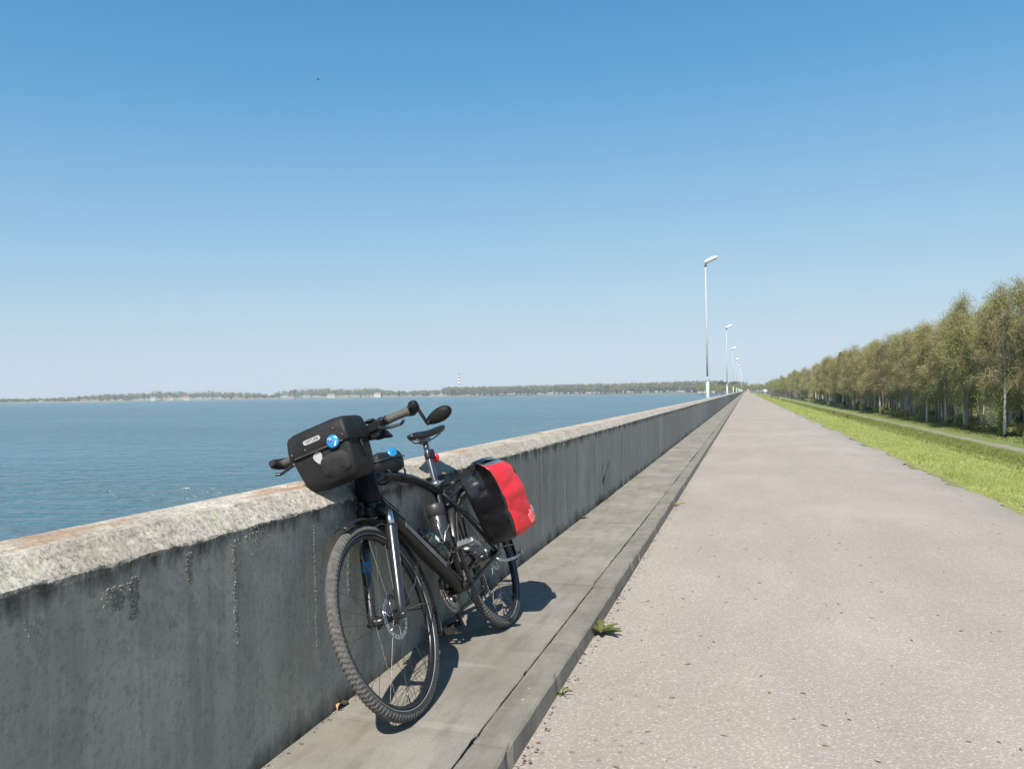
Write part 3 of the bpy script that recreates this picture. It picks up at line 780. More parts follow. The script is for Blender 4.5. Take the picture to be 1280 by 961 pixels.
for a, b_ in zip(lp, lp[1:] + lp[:1]):
    a, b_ = Vector(a), Vector(b_); k = max(1, int((b_ - a).length / .0065))
    pts += [a.lerp(b_, i / k) for i in range(k)]
ch.tube(pts, [.0040 if i % 2 else .0030 for i in range(len(pts))], 6, closed=True, flat=(1.05, 1.))
ch.build('chain', M('oily_chain', (.10, .09, .08), .4, .8, var=.3), bike)
dr = B(); dr.box((.01, -.07, R - .055), (.035, .03, .045)); dr.box((.035, -.055, R - .11), (.022, .006, .11), Matrix.Rotation(-.35, 3, 'Y')); dr.box((.035, -.038, R - .11), (.022, .004, .11), Matrix.Rotation(-.35, 3, 'Y'))
for z, u in ((-.07, .03), (-.135, .045)): dr.lathe((u, -.052, R + z), (0, 1, 0), [(0, .018), (.008, .018)], 12)
dr.tube([(-.01, -.075, R - .03), (-.06, -.078, R - .02), (-.05, -.075, R + .03), (.05, -.066, R - .0)], .003, 6)
dr.build('rear_derailleur', BALU, bike)
# kickstand, folded up along the chain stay
ks = B(); ks.tube([(.07, .066, .335), (.08, .085, .325), (.02, .092, .30), (-.12, .098, .285), (-.20, .10, .29)], [.011, .011, .009, .008, .008], 8); ks.box((-.215, .1, .293), (.035, .02, .022)); ks.build('kickstand', ALU, bike)

# luggage rack
rk = B()
for sg in (-1, 1):
    rk.tube([(.20, sg * .03, .735), (.17, sg * .058, .748), (.0, sg * .060, .748), (-.20, sg * .058, .748), (-.235, sg * .035, .748), (-.24, 0, .748)], .0062, 8)
    rk.tube([(-.19, sg * .060, .748), (-.10, sg * .085, .60), (-.005, sg * .080, .375)], .0055, 8)
    rk.tube([(.10, sg * .060, .748), (.09, sg * .085, .62), (.0, sg * .080, .375)], .0055, 8)
    rk.tube([(-.02, sg * .060, .748), (-.01, sg * .085, .62), (-.004, sg * .080, .375)], .0050, 8)
    rk.tube([(.28, sg * .020, .715), (.20, sg * .03, .735)], .005, 6)
    rk.tube([(.16, sg * .084, .655), (-.16, sg * .084, .655)], .005, 6)
for u in (.15, .05, -.05, -.16): rk.tube([(u, -.059, .748), (u, .059, .748)], .0045, 6)
rk.build('luggage_rack', BALU, bike)
tl = B(); tl.box((-.255, 0, .735), (.025, .09, .045)); TLO = tl.build('rear_lamp', PLAS, bike, bevel=.006)
tl = B(); tl.box((-.269, 0, .735), (.006, .076, .034)); tl.build('lens', REDLENS, TLO)
# light on the seatpost
sl_ = B(); sl_.tube([(.262, 0, .885), (.255, 0, .915)], .0185, 12); sl_.box((.225, .0, .905), (.05, .026, .05)); SLO = sl_.build('post_light', PLAS, bike, bevel=.004)
sl_ = B(); sl_.lathe((.200, .0, .886), (-1, 0, .1), [(0, .022), (.008, .024), (.02, .020), (.024, .008)], 16); sl_.build('lens', REDLENS, SLO)
# bottle cages
cgm = B()
for (p0, p1) in (((.405, .0, .455), (.375, .0, .60)), ):
    pass
def cage(base, top, nrm):
    m = B(); base, top, nrm = Vector(base), Vector(top), Vector(nrm).normalized(); d = (top - base).normalized(); s2 = Vector((0, 1, 0))
    cc = .040
    for sg in (-1, 1):
        m.tube([base + nrm * .0, base + nrm * .02 + s2 * sg * .03, base + nrm * .075 + s2 * sg * .018, base + nrm * .082 + d * .03 + s2 * sg * .015, base + nrm * .07 + d * .085 + s2 * sg * .034, base + nrm * .03 + d * .12 + s2 * sg * .042, base + nrm * .004 + d * .14 + s2 * sg * .008], .0036, 6)
    m.tube([base + nrm * .001, base + nrm * .001 + d * .15], .007, 6, flat=(1.6, .6))
    return m
s_d = (ST - BBP).normalized(); s_n = Vector((s_d.z, 0, -s_d.x))      # forward of the seat tube
d_d = (Vector((.80, 0, .662)) - Vector((.45, 0, .325))).normalized(); d_n = Vector((-d_d.z, 0, d_d.x))
cage(BBP + s_d * .15 + s_n * .02, BBP + s_d * .3 + s_n * .02, s_n).build('bottle_cage', ALU, bike)
cage(Vector((.505, 0, .378)) + d_n * .033, Vector((.65, 0, .515)) + d_n * .033, d_n).build('bottle_cage', BALU, bike)

# ------------------------------------------------------------------ things carried by the bicycle
def carried(name, label, cat, org):
    """an Empty at bike-local point org, tilted with the bicycle; returns it and a mesh builder in its own axes"""
    o = Vector(org); rot = Matrix.Rotation(-LEAN, 4, 'Y')
    loc = Vector((BX, BY, BZ)) + rot.to_3x3() @ L(*o)
    e = empty(name, loc, (0, -LEAN, 0), label=label, cat=cat)
    base = L(*o)
    return e, (lambda: MB(lambda u, w_, z: L(u, w_, z) - base)), base

# thermos in the seat-tube cage
o0 = BBP + s_d * .168 + s_n * .064
e, mk, _ = carried('thermos_flask', 'black cylindrical flask standing in the cage on the seat tube', 'flask', o0)
m = mk(); m.lathe(o0, s_d, [(0, .034), (.006, .040), (.14, .040), (.145, .0385), (.15, .040)], 24); m.build('body', M('flask_black', (.022, .022, .024), .32, var=.2, coat=.5), e)
m = mk(); m.lathe(o0 + s_d * .151, s_d, [(0, .041), (.050, .041), (.057, .038), (.059, .024)], 24); m.build('lid', M('flask_lid', (.03, .03, .032), .45, var=.2), e)
m = mk(); m.tube([o0 + s_n * .041 + s_d * .13 + Vector((0, .012, 0)), o0 + s_n * .05 + s_d * .12 + Vector((0, .016, 0)), o0 + s_n * .05 + s_d * .04 + Vector((0, .02, 0)), o0 + s_n * .041 + s_d * .03 + Vector((0, .014, 0))], .0038, 8); m.build('wire_handle', STEEL, e)
o0 = Vector((.505, 0, .378)) + d_d * .02 + d_n * .076
e, mk, _ = carried('water_bottle', 'dark green drinking bottle in the down tube cage', 'bottle', o0)
m = mk(); m.lathe(o0, d_d, [(0, .030), (.008, .0365), (.07, .0365), (.08, .033), (.095, .033), (.105, .0365), (.15, .0365), (.165, .030)], 24); m.build('body', BOTG, e)
m = mk(); m.lathe(o0 + d_d * .165, d_d, [(0, .030), (.02, .030), (.028, .022), (.03, .012), (.05, .012), (.055, .008)], 20); m.build('cap', M('bottle_cap', (.03, .03, .03), .4), e)
m = mk(); m.prism([o0 + d_d * a + Vector((0, .0367, 0)) + d_n * b_ for a, b_ in ((.11, -.008), (.14, -.008), (.142, .010), (.112, .012))], (0, .0006, 0)); m.build('print', WHITE, e)

# bag on the top tube behind the stem
o0 = Vector((.70, 0, .862))
e, mk, base = carried('frame_bag', 'small black top tube bag with a round blue badge behind the handlebar stem', 'bag', o0)
m = mk(); rg = []
for z, u0, u1, hw in ((.866, .60, .80, .026), (.872, .585, .812, .032), (.90, .578, .818, .036), (.925, .580, .815, .037), (.942, .592, .808, .034), (.950, .605, .795, .026)):
    ring = []
    for j in range(24):
        t = 2 * PI * j / 24; x, y = math.cos(t), math.sin(t)
        ring.append(((u0 + u1) / 2 + (u1 - u0) / 2 * abs(x) ** .45 * (1 if x > 0 else -1), hw * abs(y) ** .5 * (1 if y > 0 else -1), z + .004 * math.sin(t * 3)))
    rg.append(ring)
m.rings(rg); m.build('body', FAB, e)
m = mk(); m.tube([(.588, .036, .918), (.64, .0385, .921), (.75, .0385, .921), (.812, .034, .918), (.822, 0, .918)], .003, 6); m.build('zip', M('zip_black', (.03, .03, .03), .5), e)
for u in (.64, .77):
    m = mk(); m.tube([(u, .040 * math.cos(t), .855 + .030 * math.sin(t)) for t in np.linspace(0, 2 * PI, 20)[:-1]], .004, 6, closed=True, flat=(1., 2.)); m.build('strap', PLAS, e)
m = mk(); c0 = Vector((.70, .038, .938)); nn = Vector((.62, .70, .35)).normalized()
m.lathe(c0 + nn * .006, nn, [(-.012, .010), (0, .0205), (.003, .0205), (.0055, .014), (.006, .004)], 28); BD = m.build('badge', BLUE, e)
yv = (Vector((0, 0, 1)) - nn * nn.z).normalized(); xv = yv.cross(nn)
text_mesh('print', '@', .02, WHITE, BD, frame(L(*(c0 + nn * .0125)) - base, L(*xv), L(*yv))) if False else None
m = mk(); c1 = c0 + nn * .0118
m.tube([c1 + xv * a + yv * b_ for a, b_ in ((-.006, .008), (-.004, -.004), (.0, -.009), (.004, -.004), (.004, .007))], .0011, 5); m.tube([c1 + xv * 0 + yv * .009, c1 + xv * .0 - yv * .003], .0011, 5); m.build('print', NAVY, BD)

# handlebar bag
o0 = Vector((1.10, .0, .862))
e, mk, base = carried('handlebar_bag', 'black boxy handlebar bag with lid, white reflector patch and round blue pin badge', 'bag', o0)
def rrect(u0, u1, w0_, w1_, z, rad, n=6, dz=lambda u, w_: 0.):
    out = []
    for cx, cy, a in ((u1 - rad, w1_ - rad, 0), (u0 + rad, w1_ - rad, PI / 2), (u0 + rad, w0_ + rad, PI), (u1 - rad, w0_ + rad, 1.5 * PI)):
        for i in range(n):
            t = a + PI / 2 * i / (n - 1); u, w_ = cx + rad * math.cos(t), cy + rad * math.sin(t); out.append((u, w_, z + dz(u, w_)))
    return out
m = mk()
tilt = lambda u, w_: (u - 1.1) * -.05
m.rings([rrect(1.085, 1.150, -.035, .080, .862, .02), rrect(1.060, 1.184, -.072, .112, .865, .022), rrect(1.046, 1.197, -.086, .126, .880, .020), rrect(1.041, 1.200, -.094, .132, .915, .017), rrect(1.040, 1.202, -.102, .136, .965, .015), rrect(1.040, 1.202, -.106, .138, 1.0, .014), rrect(1.042, 1.200, -.106, .138, 1.008, .014)])
m.build('body', FAB, e)
m = mk()
arch = lambda u, w_: .010 * (1 - ((w_ - .015) / .125) ** 2) - .03 * max(0, (u - 1.15)) 
m.rings([rrect(1.034, 1.208, -.112, .145, .998, .014), rrect(1.033, 1.2095, -.1135, .1465, 1.001, .014), rrect(1.035, 1.208, -.112, .145, 1.03, .014), rrect(1.038, 1.202, -.108, .141, 1.066, .015, dz=arch), rrect(1.041, 1.196, -.105, .138, 1.078, .016, dz=arch), rrect(1.052, 1.180, -.096, .128, 1.085, .018, dz=arch), rrect(1.085, 1.15, -.06, .09, 1.088, .014, dz=arch)])
LID = m.build('lid', FAB, e)
m = mk(); m.tube([(1.0345, -.09, 1.0), (1.2095 - .02, -.1125, 1.0), (1.2095, -.085, 1.0), (1.2095, .115, 1.0), (1.19, .1425, 1.0), (1.06, .1425, 1.0)], .0028, 6); m.build('piping', M('bag_piping', (.05, .05, .052), .5), LID)
# front pocket
m = mk(); pts = []
for i in range(40):
    t = 2 * PI * i / 40; x, y = math.cos(t), math.sin(t)
    pts.append((.060 + .062 * abs(x) ** .7 * (1 if x > 0 else -1), .930 + .045 * abs(y) ** .75 * (1 if y > 0 else -1)))
def fu(w_, z): return 1.2 - .006 * max(0, (.96 - z) / .1) - .02 * max(0, (.9 - z) / .04)
m.rings([[(fu(w_, z) - .004, w_, z) for w_, z in pts], [(fu(w_, z) + .004, .06 + (w_ - .06) * .985, .93 + (z - .93) * .985) for w_, z in pts], [(fu(w_, z) + .011, .06 + (w_ - .06) * .85, .93 + (z - .93) * .85) for w_, z in pts], [(fu(w_, z) + .013, .06 + (w_ - .06) * .4, .93 + (z - .93) * .4) for w_, z in pts]])
m.build('pocket', FABD, e)
# reflector patch, rounded shield
m = mk(); sh = [(-.013, .992), (.004, .997), (.017, .992), (.0195, .980), (.014, .962), (.007, .952), (.002, .951), (-.006, .957), (-.0165, .972), (-.018, .982)]
m.prism([(1.2005, w_, z) for w_, z in sh], (.0022, 0, 0)); m.build('reflector', REFL, e)
# oblong maker plate with lettering
m = mk(); pl = [(-.026 + .0085 * math.cos(t), 1.042 + .0085 * math.sin(t)) for t in np.linspace(PI / 2, 1.5 * PI, 9)] + [(.030 + .0085 * math.cos(t), 1.042 + .0085 * math.sin(t)) for t in np.linspace(-PI / 2, PI / 2, 9)]
m.prism([(1.2062, w_, z) for w_, z in pl], (.0024, 0, 0)); NP = m.build('name_plate', REFL, e)
text_mesh('lettering', 'ORTLIEB', .0145, PLAS, NP, frame(L(1.2087, .002, 1.0418) - base, (1, 0, 0), (0, 0, 1)), .0003, 1.0)
# rivets and strap
for w_, z in ((-.094, 1.018), (.098, 1.052), (-.035, 1.018), (.125, 1.02)):
    m = mk(); m.lathe((1.205, w_, z), (1, 0, 0), [(0, .0035), (.0045, .003)], 8); m.build('rivet', DSTEEL, LID)
# pin badge
m = mk(); c0 = Vector((1.2105, .083, 1.008)); nn = Vector((1, .15, .12)).normalized()
m.lathe(c0, nn, [(-.004, .020), (0, .0240), (.002, .0240), (.0045, .018), (.0055, .004)], 32); BD = m.build('badge', BLUE, e)
yv = (Vector((0, 0, 1)) - nn * nn.z).normalized(); xv = yv.cross(nn); c1 = c0 + nn * .0058
m = mk()
m.tube([c1 + xv * a + yv * b_ for a, b_ in ((-.016, .006), (-.012, .012), (-.009, .006), (-.013, .001), (-.008, -.001), (-.004, .007), (-.002, .001), (.002, .004), (.004, -.002))], .0012, 5)
m.build('print', M('badge_dark_print', (.22, .05, .22), .5), BD)
m = mk(); m.prism([c1 + xv * a + yv * b_ for a, b_ in ((.002, -.019), (.008, -.018), (.015, -.001), (.010, -.003))], nn * .0006)
m.tube([c1 + xv * a + yv * b_ for a, b_ in ((-.017, .010), (-.012, .016), (-.006, .012), (-.010, .005), (-.002, .012))], .0010, 5)
m.build('pale_print', WHITE, BD)
m = mk(); m.tube([(1.04, .07, 1.02), (1.02, .07, 1.03)], .012, 8); m.tube([(1.04, -.07, 1.02), (1.02, -.07, 1.03)], .012, 8); m.box((1.028, 0, .985), (.024, .12, .06)); m.build('mount', PLAS, e)
m = mk(); m.tube([(1.12, .139, .995), (1.12, .146, .96), (1.12, .141, .925)], .010, 6, flat=(.3, 1.)); m.build('side_strap', PLAS, e)

# pannier hung on the rack
o0 = Vector((0, .16, .40))
e, mk, base = carried('pannier_bag', 'red and black roll top pannier hanging on the rear rack', 'pannier', o0)
def pan_ring(z, u0, u1, wi, wo, rad=.03, puff=.0):
    r = []
    for cx, cy, a in ((u1 - rad, wo - rad, 0), (u0 + rad, wo - rad, PI / 2), (u0 + rad, wi + rad, PI), (u1 - rad, wi + rad, 1.5 * PI)):
        for i in range(7):
            t = a + PI / 2 * i / 6; r.append(Vector((cx + rad * math.cos(t), cy + rad * math.sin(t), z)))
        # points along the flat side to allow creases
        nx_ = {0: (u0 + rad, wo), 1: (u0, wi + rad), 2: (u1 - rad, wi), 3: (u1, wo - rad)}[(int(round(a / (PI / 2))))]
        p1 = r[-1]; p2 = Vector((nx_[0], nx_[1], z))
        for q in (.2, .4, .6, .8): r.append(p1.lerp(p2, q))
    out = []
    for p in r:
        c = Vector(((u0 + u1) / 2, (wi + wo) / 2, z)); d = (p - c); nn = mnoise.noise(Vector((p.x * 9, p.y * 9 + 5, p.z * 8)))
        n2 = mnoise.noise(Vector((p.x * 22, p.y * 22 + 5, p.z * 17)))
        if p.x > u1 - .03 and z > .62:                      # gusset folds in below the roll
            t_ = min(1., (z - .62) / .13); c_ = max(0., 1 - abs(p.y - (wi + wo) / 2) / ((wo - wi) / 2 + 1e-4)); p = p + Vector((-.045 * t_ * c_, 0, .012 * t_ * (1 - c_)))
        if p.y > wi + .7 * (wo - wi):                        # creases across the outer cloth
            p = p + Vector((0, -.006 * math.exp(-((z - .655 + .25 * (p.x + .02)) / .012) ** 2) - .006 * math.exp(-((z - .470 - .3 * (p.x + .05)) / .012) ** 2) + .006 * math.exp(-((z - .60) / .03) ** 2), 0))
        rg_ = abs(mnoise.noise(Vector((p.x * 13 + 3, p.y * 13, p.z * 11)))); nn -= 1.4 * max(0, .16 - rg_) / .16 * .5
        out.append(p + d.normalized() * (.006 * nn + .005 * n2) * (1 if p.y > wi + .02 else .2) + d.normalized() * puff * (1 - abs(d.x) / .2))
    return out
lv_ = [(.392, -.08, .105, .110, .205, .02), (.398, -.118, .140, .100, .236, .024), (.42, -.138, .155, .092, .252, .024), (.46, -.150, .160, .088, .258, .022), (.50, -.153, .162, .086, .259, .020), (.54, -.156, .163, .084, .258, .018), (.58, -.160, .164, .081, .256, .016), (.62, -.164, .165, .078, .253, .014),
       (.66, -.168, .166, .074, .249, .012), (.69, -.172, .167, .071, .244, .010), (.715, -.176, .168, .068, .237, .009), (.735, -.180, .168, .070, .228, .008), (.755, -.186, .167, .088, .208, .007), (.772, -.190, .164, .112, .188, .006), (.785, -.192, .160, .130, .172, .005)]
zl_ = [.392, .398] + list(np.linspace(.41, .785, 34)); levels = [tuple([z] + [float(np.interp(z, [q[0] for q in lv_], [q[k] for q in lv_])) for k in range(1, 6)]) for z in zl_]
def w_of(z): 
    return np.interp(z, [l[0] for l in levels], [l[4] for l in levels])
m = mk(); rg = [pan_ring(z, a, b_, wi, wo, min(rad, (wo - wi) * .45), .008) for z, a, b_, wi, wo, rad in levels]
m.rings(rg, 0, True, True)
# red cloth: everything facing outward except the lowest boot
n = len(rg[0])
for i in range(len(rg) - 1):
    for j in range(n):
        if 3 <= j <= 15 and .395 < levels[i][0] < .762: m.m[i * n + j] = 1
PB = m.build('body', [PVC, RED], e)
sub = PB.modifiers.new('smooth', 'SUBSURF'); sub.levels = 1; sub.render_levels = 1
# rolled closure, strap, buckle, boot
m = mk(); m.tube([(.160, .150, .770), (.12, .150, .792), (.0, .150, .800), (-.12, .149, .797), (-.195, .150, .785)], [.010, .015, .016, .016, .011], 10, flat=(1.25, .8)); m.tube([(.15, .163, .786), (.0, .166, .797), (-.19, .163, .784)], .010, 8, flat=(1., .7)); m.build('roll_closure', PVC, e)
m = mk(); m.tube([(-.2, .152, .78), (-.212, .215, .72), (-.195, .235, .6)], .0115, 6, flat=(1., .16)); m.build('strap', PLAS, e)
m = mk(); m.box((.166, .152, .778), (.012, .03, .03)); m.build('buckle', PLAS, e, bevel=.003)
m = mk(); m.tube([(.13, .075, .76), (-.13, .075, .76)], .008, 8)
for u in (.09, -.09): m.box((u, .070, .755), (.03, .02, .035))
m.box((0, .080, .62), (.26, .006, .26)); m.build('hook_rail', PLAS, e)
m = mk()
bc = Vector((-.115, .250, .448))
m.blob(bc, (.045, .022, .042), 0, 11, 8, .30); m.build('side_bulge', M('scuffed_red_pvc', (.48, .10, .09), .35, var=.5, scale=45, coat=.3), e)
m = mk(); sh = [(-.02, .50), (.0, .507), (.02, .50), (.017, .47), (0, .452), (-.017, .47)]
m.prism([(-.155 + a, .256, z) for a, z in sh], (0, .004, 0)); m.build('reflector', REFL, e)
# ------------------------------------------------------------------ street lamps along the wall
POLE = M('galvanised_pole', (.34, .37, .39), .6, .0, var=.12, scale=6); LAMPW = M('lamp_housing', (.72, .72, .72), .4, var=.05); LAMPG = M('lamp_glass', (.10, .10, .10), .25)
def make_lamp():
    e = empty('street_lamp', (0, 0, 0))
    m = MB(); m.tube([(0, 0, -.2), (0, 0, 1.75)], .085, 14); m.tube([(0, 0, 1.75), (0, 0, 1.86), (0, 0, 1.9)], [.085, .07, .05], 14); m.tube([(0, 0, 1.70), (0, 0, 1.76)], .098, 14)
    m.build('base_post', M('mint_post_paint', (.33, .43, .395), .5, var=.12, scale=8), e)
    m = MB(); m.tube([(0, 0, 1.88), (0, 0, 4), (0, 0, 7.40)], [.046, .040, .034], 12); m.build('pole', POLE, e)
    m = MB(); m.tube([(0, 0, 7.38), (.01, 0, 7.50), (.05, 0, 7.58)], [.055, .05, .045], 10); m.build('bracket', M('lamp_bracket', (.10, .11, .13), .5), e)
    rot = Matrix.Rotation(-math.radians(24), 3, 'Y'); o = Vector((.02, 0, 7.60)); rg = []
    for x, hw, h0, h1 in ((-.06, .05, -.03, .05), (-.02, .10, -.04, .09), (.18, .145, -.045, .125), (.42, .15, -.045, .12), (.58, .125, -.04, .085), (.64, .08, -.03, .04)):
        ring = []
        for j in range(14):
            t = 2 * PI * j / 14; y = hw * math.cos(t); z = math.sin(t); z = z * h1 if z > 0 else z * -h0
            ring.append(o + rot @ Vector((x, y, z)))
        rg.append(ring)
    m = MB(); m.rings(rg); H = m.build('lamp_head', LAMPW, e)
    rg = []
    for x, hw in ((.08, .09), (.14, .125), (.42, .13), (.56, .10)):
        rg.append([o + rot @ Vector((x, hw * math.cos(2 * PI * j / 12), -.038 + .03 * math.sin(2 * PI * j / 12))) for j in range(12)])
    m = MB(); m.rings(rg); m.build('lens', LAMPG, H)
    return e
lamp0 = make_lamp()
ordn = ['first', 'second', 'third', 'fourth', 'fifth', 'sixth', 'seventh', 'eighth', 'ninth', 'tenth', 'eleventh']
for i in range(11):
    o = lamp0 if i == 0 else copy_tree(lamp0)
    o.location = (-1.80, 39.6 + 42.0 * i, 0); o.rotation_euler = (0, math.radians([0, .3, -.3, .4, -.2][i % 5]), math.radians([20, 15, 8, 12, -5, 10][i % 6]))
    lab = ('tall white street lamp behind the wall with mint green foot, first beyond the bicycle' if i == 0 else
           'white street lamp behind the wall, %s in the row beyond the bicycle' % ordn[i])
    tag(o, lab, 'street lamp', 'street lamps along the lake wall')

# ------------------------------------------------------------------ grass on the bank, as blades
def leaf_mat(name, c1, c2, trans=.35, sc=.8):
    m, nt, b = new_mat(name); g = NG(nt)
    oi = g.n('ShaderNodeObjectInfo')
    v = g.coords((1, 1, 1))
    n_ = g.noise(v, sc, 3, .6); nf = g.noise(v, sc * 9, 2, .6)
    col = g.mix(g.ramp(n_, [(.35, 0.), (.65, 1.)]), c1, c2)
    col = g.mix(g.ramp(nf, [(.35, .4), (.6, 0.)]), col, tuple(x * .6 for x in c1))
    hs = g.n('ShaderNodeHueSaturation'); g.link(col, hs.inputs['Color'])
    g.link(g.math('ADD', g.math('MULTIPLY', oi.outputs['Random'], .5), .75), hs.inputs['Value'])
    g.link(g.math('ADD', g.math('MULTIPLY', g.math('SUBTRACT', g.math('FRACT', g.math('MULTIPLY', oi.outputs['Random'], 7.3)), .5), .05), .5), hs.inputs['Hue'])
    col = hs.outputs[0]
    g.link(col, b.inputs['Base Color']); b.inputs['Roughness'].default_value = .65; b.inputs['Specular IOR Level'].default_value = .2
    tr = g.n('ShaderNodeBsdfTranslucent'); g.link(col, tr.inputs['Color'])
    mx = g.n('ShaderNodeMixShader'); mx.inputs[0].default_value = trans
    g.link(b.outputs[0], mx.inputs[1]); g.link(tr.outputs[0], mx.inputs[2])
    g.link(mx.outputs[0], nt.nodes['Material Output'].inputs['Surface'])
    return m
GRASSM = leaf_mat('grass_blades', (.35, .375, .115), (.47, .475, .175), .4, 1.2)
GRASSD = leaf_mat('deep_green_blades', (.17, .225, .06), (.26, .30, .095), .4, .6)
def blades(n, x0, x1, y0, y1, h, wd, seed):
    r = np.random.default_rng(seed)
    x = x0 + (x1 - x0) * r.random(n); y = y0 + (y1 - y0) * r.random(n)
    edge = .05 * np.sin(y * .9) + .035 * np.sin(y * 2.7 + 1) + .03 * np.sin(y * 7.1)
    dens = np.sin(x * 5 + y * 3.1) * np.sin(y * 4.3 - x * 2) + r.random(n) * 1.9
    ok = (x > 2.47 + edge) & (dens > .15); x, y = x[ok], y[ok]; n = len(x)
    clump = .55 + .45 * np.sin(x * 3.1 + np.sin(y * 2.2) * 2) * np.sin(y * 2.6 + x)
    edgef = np.clip((x - 2.42) / .35, .35, 1)
    hh = h * (.5 + .8 * r.random(n)) * (.7 + .5 * clump) * edgef; a = r.random(n) * 2 * PI; b = r.random(n) * 2 * PI; ln = hh * (.25 + .7 * r.random(n))
    z = bank(x, y) - .012
    wv = wd * (.6 + .8 * r.random(n)) / 2
    p0 = np.stack([x - np.cos(a) * wv, y - np.sin(a) * wv, z], 1); p1 = np.stack([x + np.cos(a) * wv, y + np.sin(a) * wv, z], 1)
    p2 = np.stack([x + np.cos(b) * ln, y + np.sin(b) * ln, z + hh], 1)
    return np.stack([p0, p1, p2], 1).reshape(-1, 3)
V = np.concatenate([blades(230000, 2.35, 6.2, 6.4, 14, .050, .007, 1), blades(200000, 2.35, 6.6, 14, 34, .055, .014, 2), blades(110000, 2.35, 7, 34, 90, .07, .035, 3), blades(50000, 2.35, 8, 90, 260, .10, .10, 4)])
o = link_mesh('grass', np_mesh('grass', V, np.arange(len(V)).reshape(-1, 3), GRASSM)); tag(o, kind='stuff')
V = np.concatenate([blades(60000, 5.0, 16, 14, 60, .10, .035, 5), blades(60000, 5.5, 16.2, 55, 140, .14, .08, 6), blades(30000, 19.2, 24, 55, 160, .18, .08, 7), blades(20000, 6, 16.2, 140, 320, .16, .2, 8)])
o = link_mesh('meadow_grass', np_mesh('meadow_grass', V, np.arange(len(V)).reshape(-1, 3), GRASSD)); tag(o, kind='stuff')

# ------------------------------------------------------------------ the birch belt
def bark_mat():
    m, nt, b = new_mat('birch_bark'); g = NG(nt); v = g.coords()
    sx = g.n('ShaderNodeSeparateXYZ'); g.link(v, sx.inputs[0]); oi = g.n('ShaderNodeObjectInfo')
    base = g.mix(g.noise(g.coords((1, 1, .4)), 3, 4), (.46, .44, .40), (.64, .62, .58))
    base = g.mix(g.ramp(g.noise(g.coords((2, 2, 6)), 2.2, 4, .7), [(.55, 0.), (.64, .85)]), base, (.055, .05, .045))
    base = g.mix(g.ramp(sx.outputs[2], [(.0, .85), (.012, .55), (.2, 0.)]), base, (.07, .062, .052))
    base = g.mix(g.ramp(oi.outputs['Random'], [(.4, .0), (.8, .8)]), base, (.10, .085, .068))
    g.link(base, b.inputs['Base Color']); b.inputs['Roughness'].default_value = .85
    return m
BARK = bark_mat(); TWIG = M('birch_twigs', (.23, .195, .10), .8, var=.4, scale=3)
LEAFS = [leaf_mat('spring_leaf_olive', (.31, .32, .08), (.41, .405, .11), .45, .5), leaf_mat('spring_leaf_green', (.30, .34, .08), (.42, .45, .12), .45, .5), leaf_mat('spring_leaf_bronze', (.33, .285, .10), (.42, .36, .13), .45, .5)]
DARKLEAF = leaf_mat('spruce_needles', (.035, .065, .022), (.055, .09, .03), .2, .8)

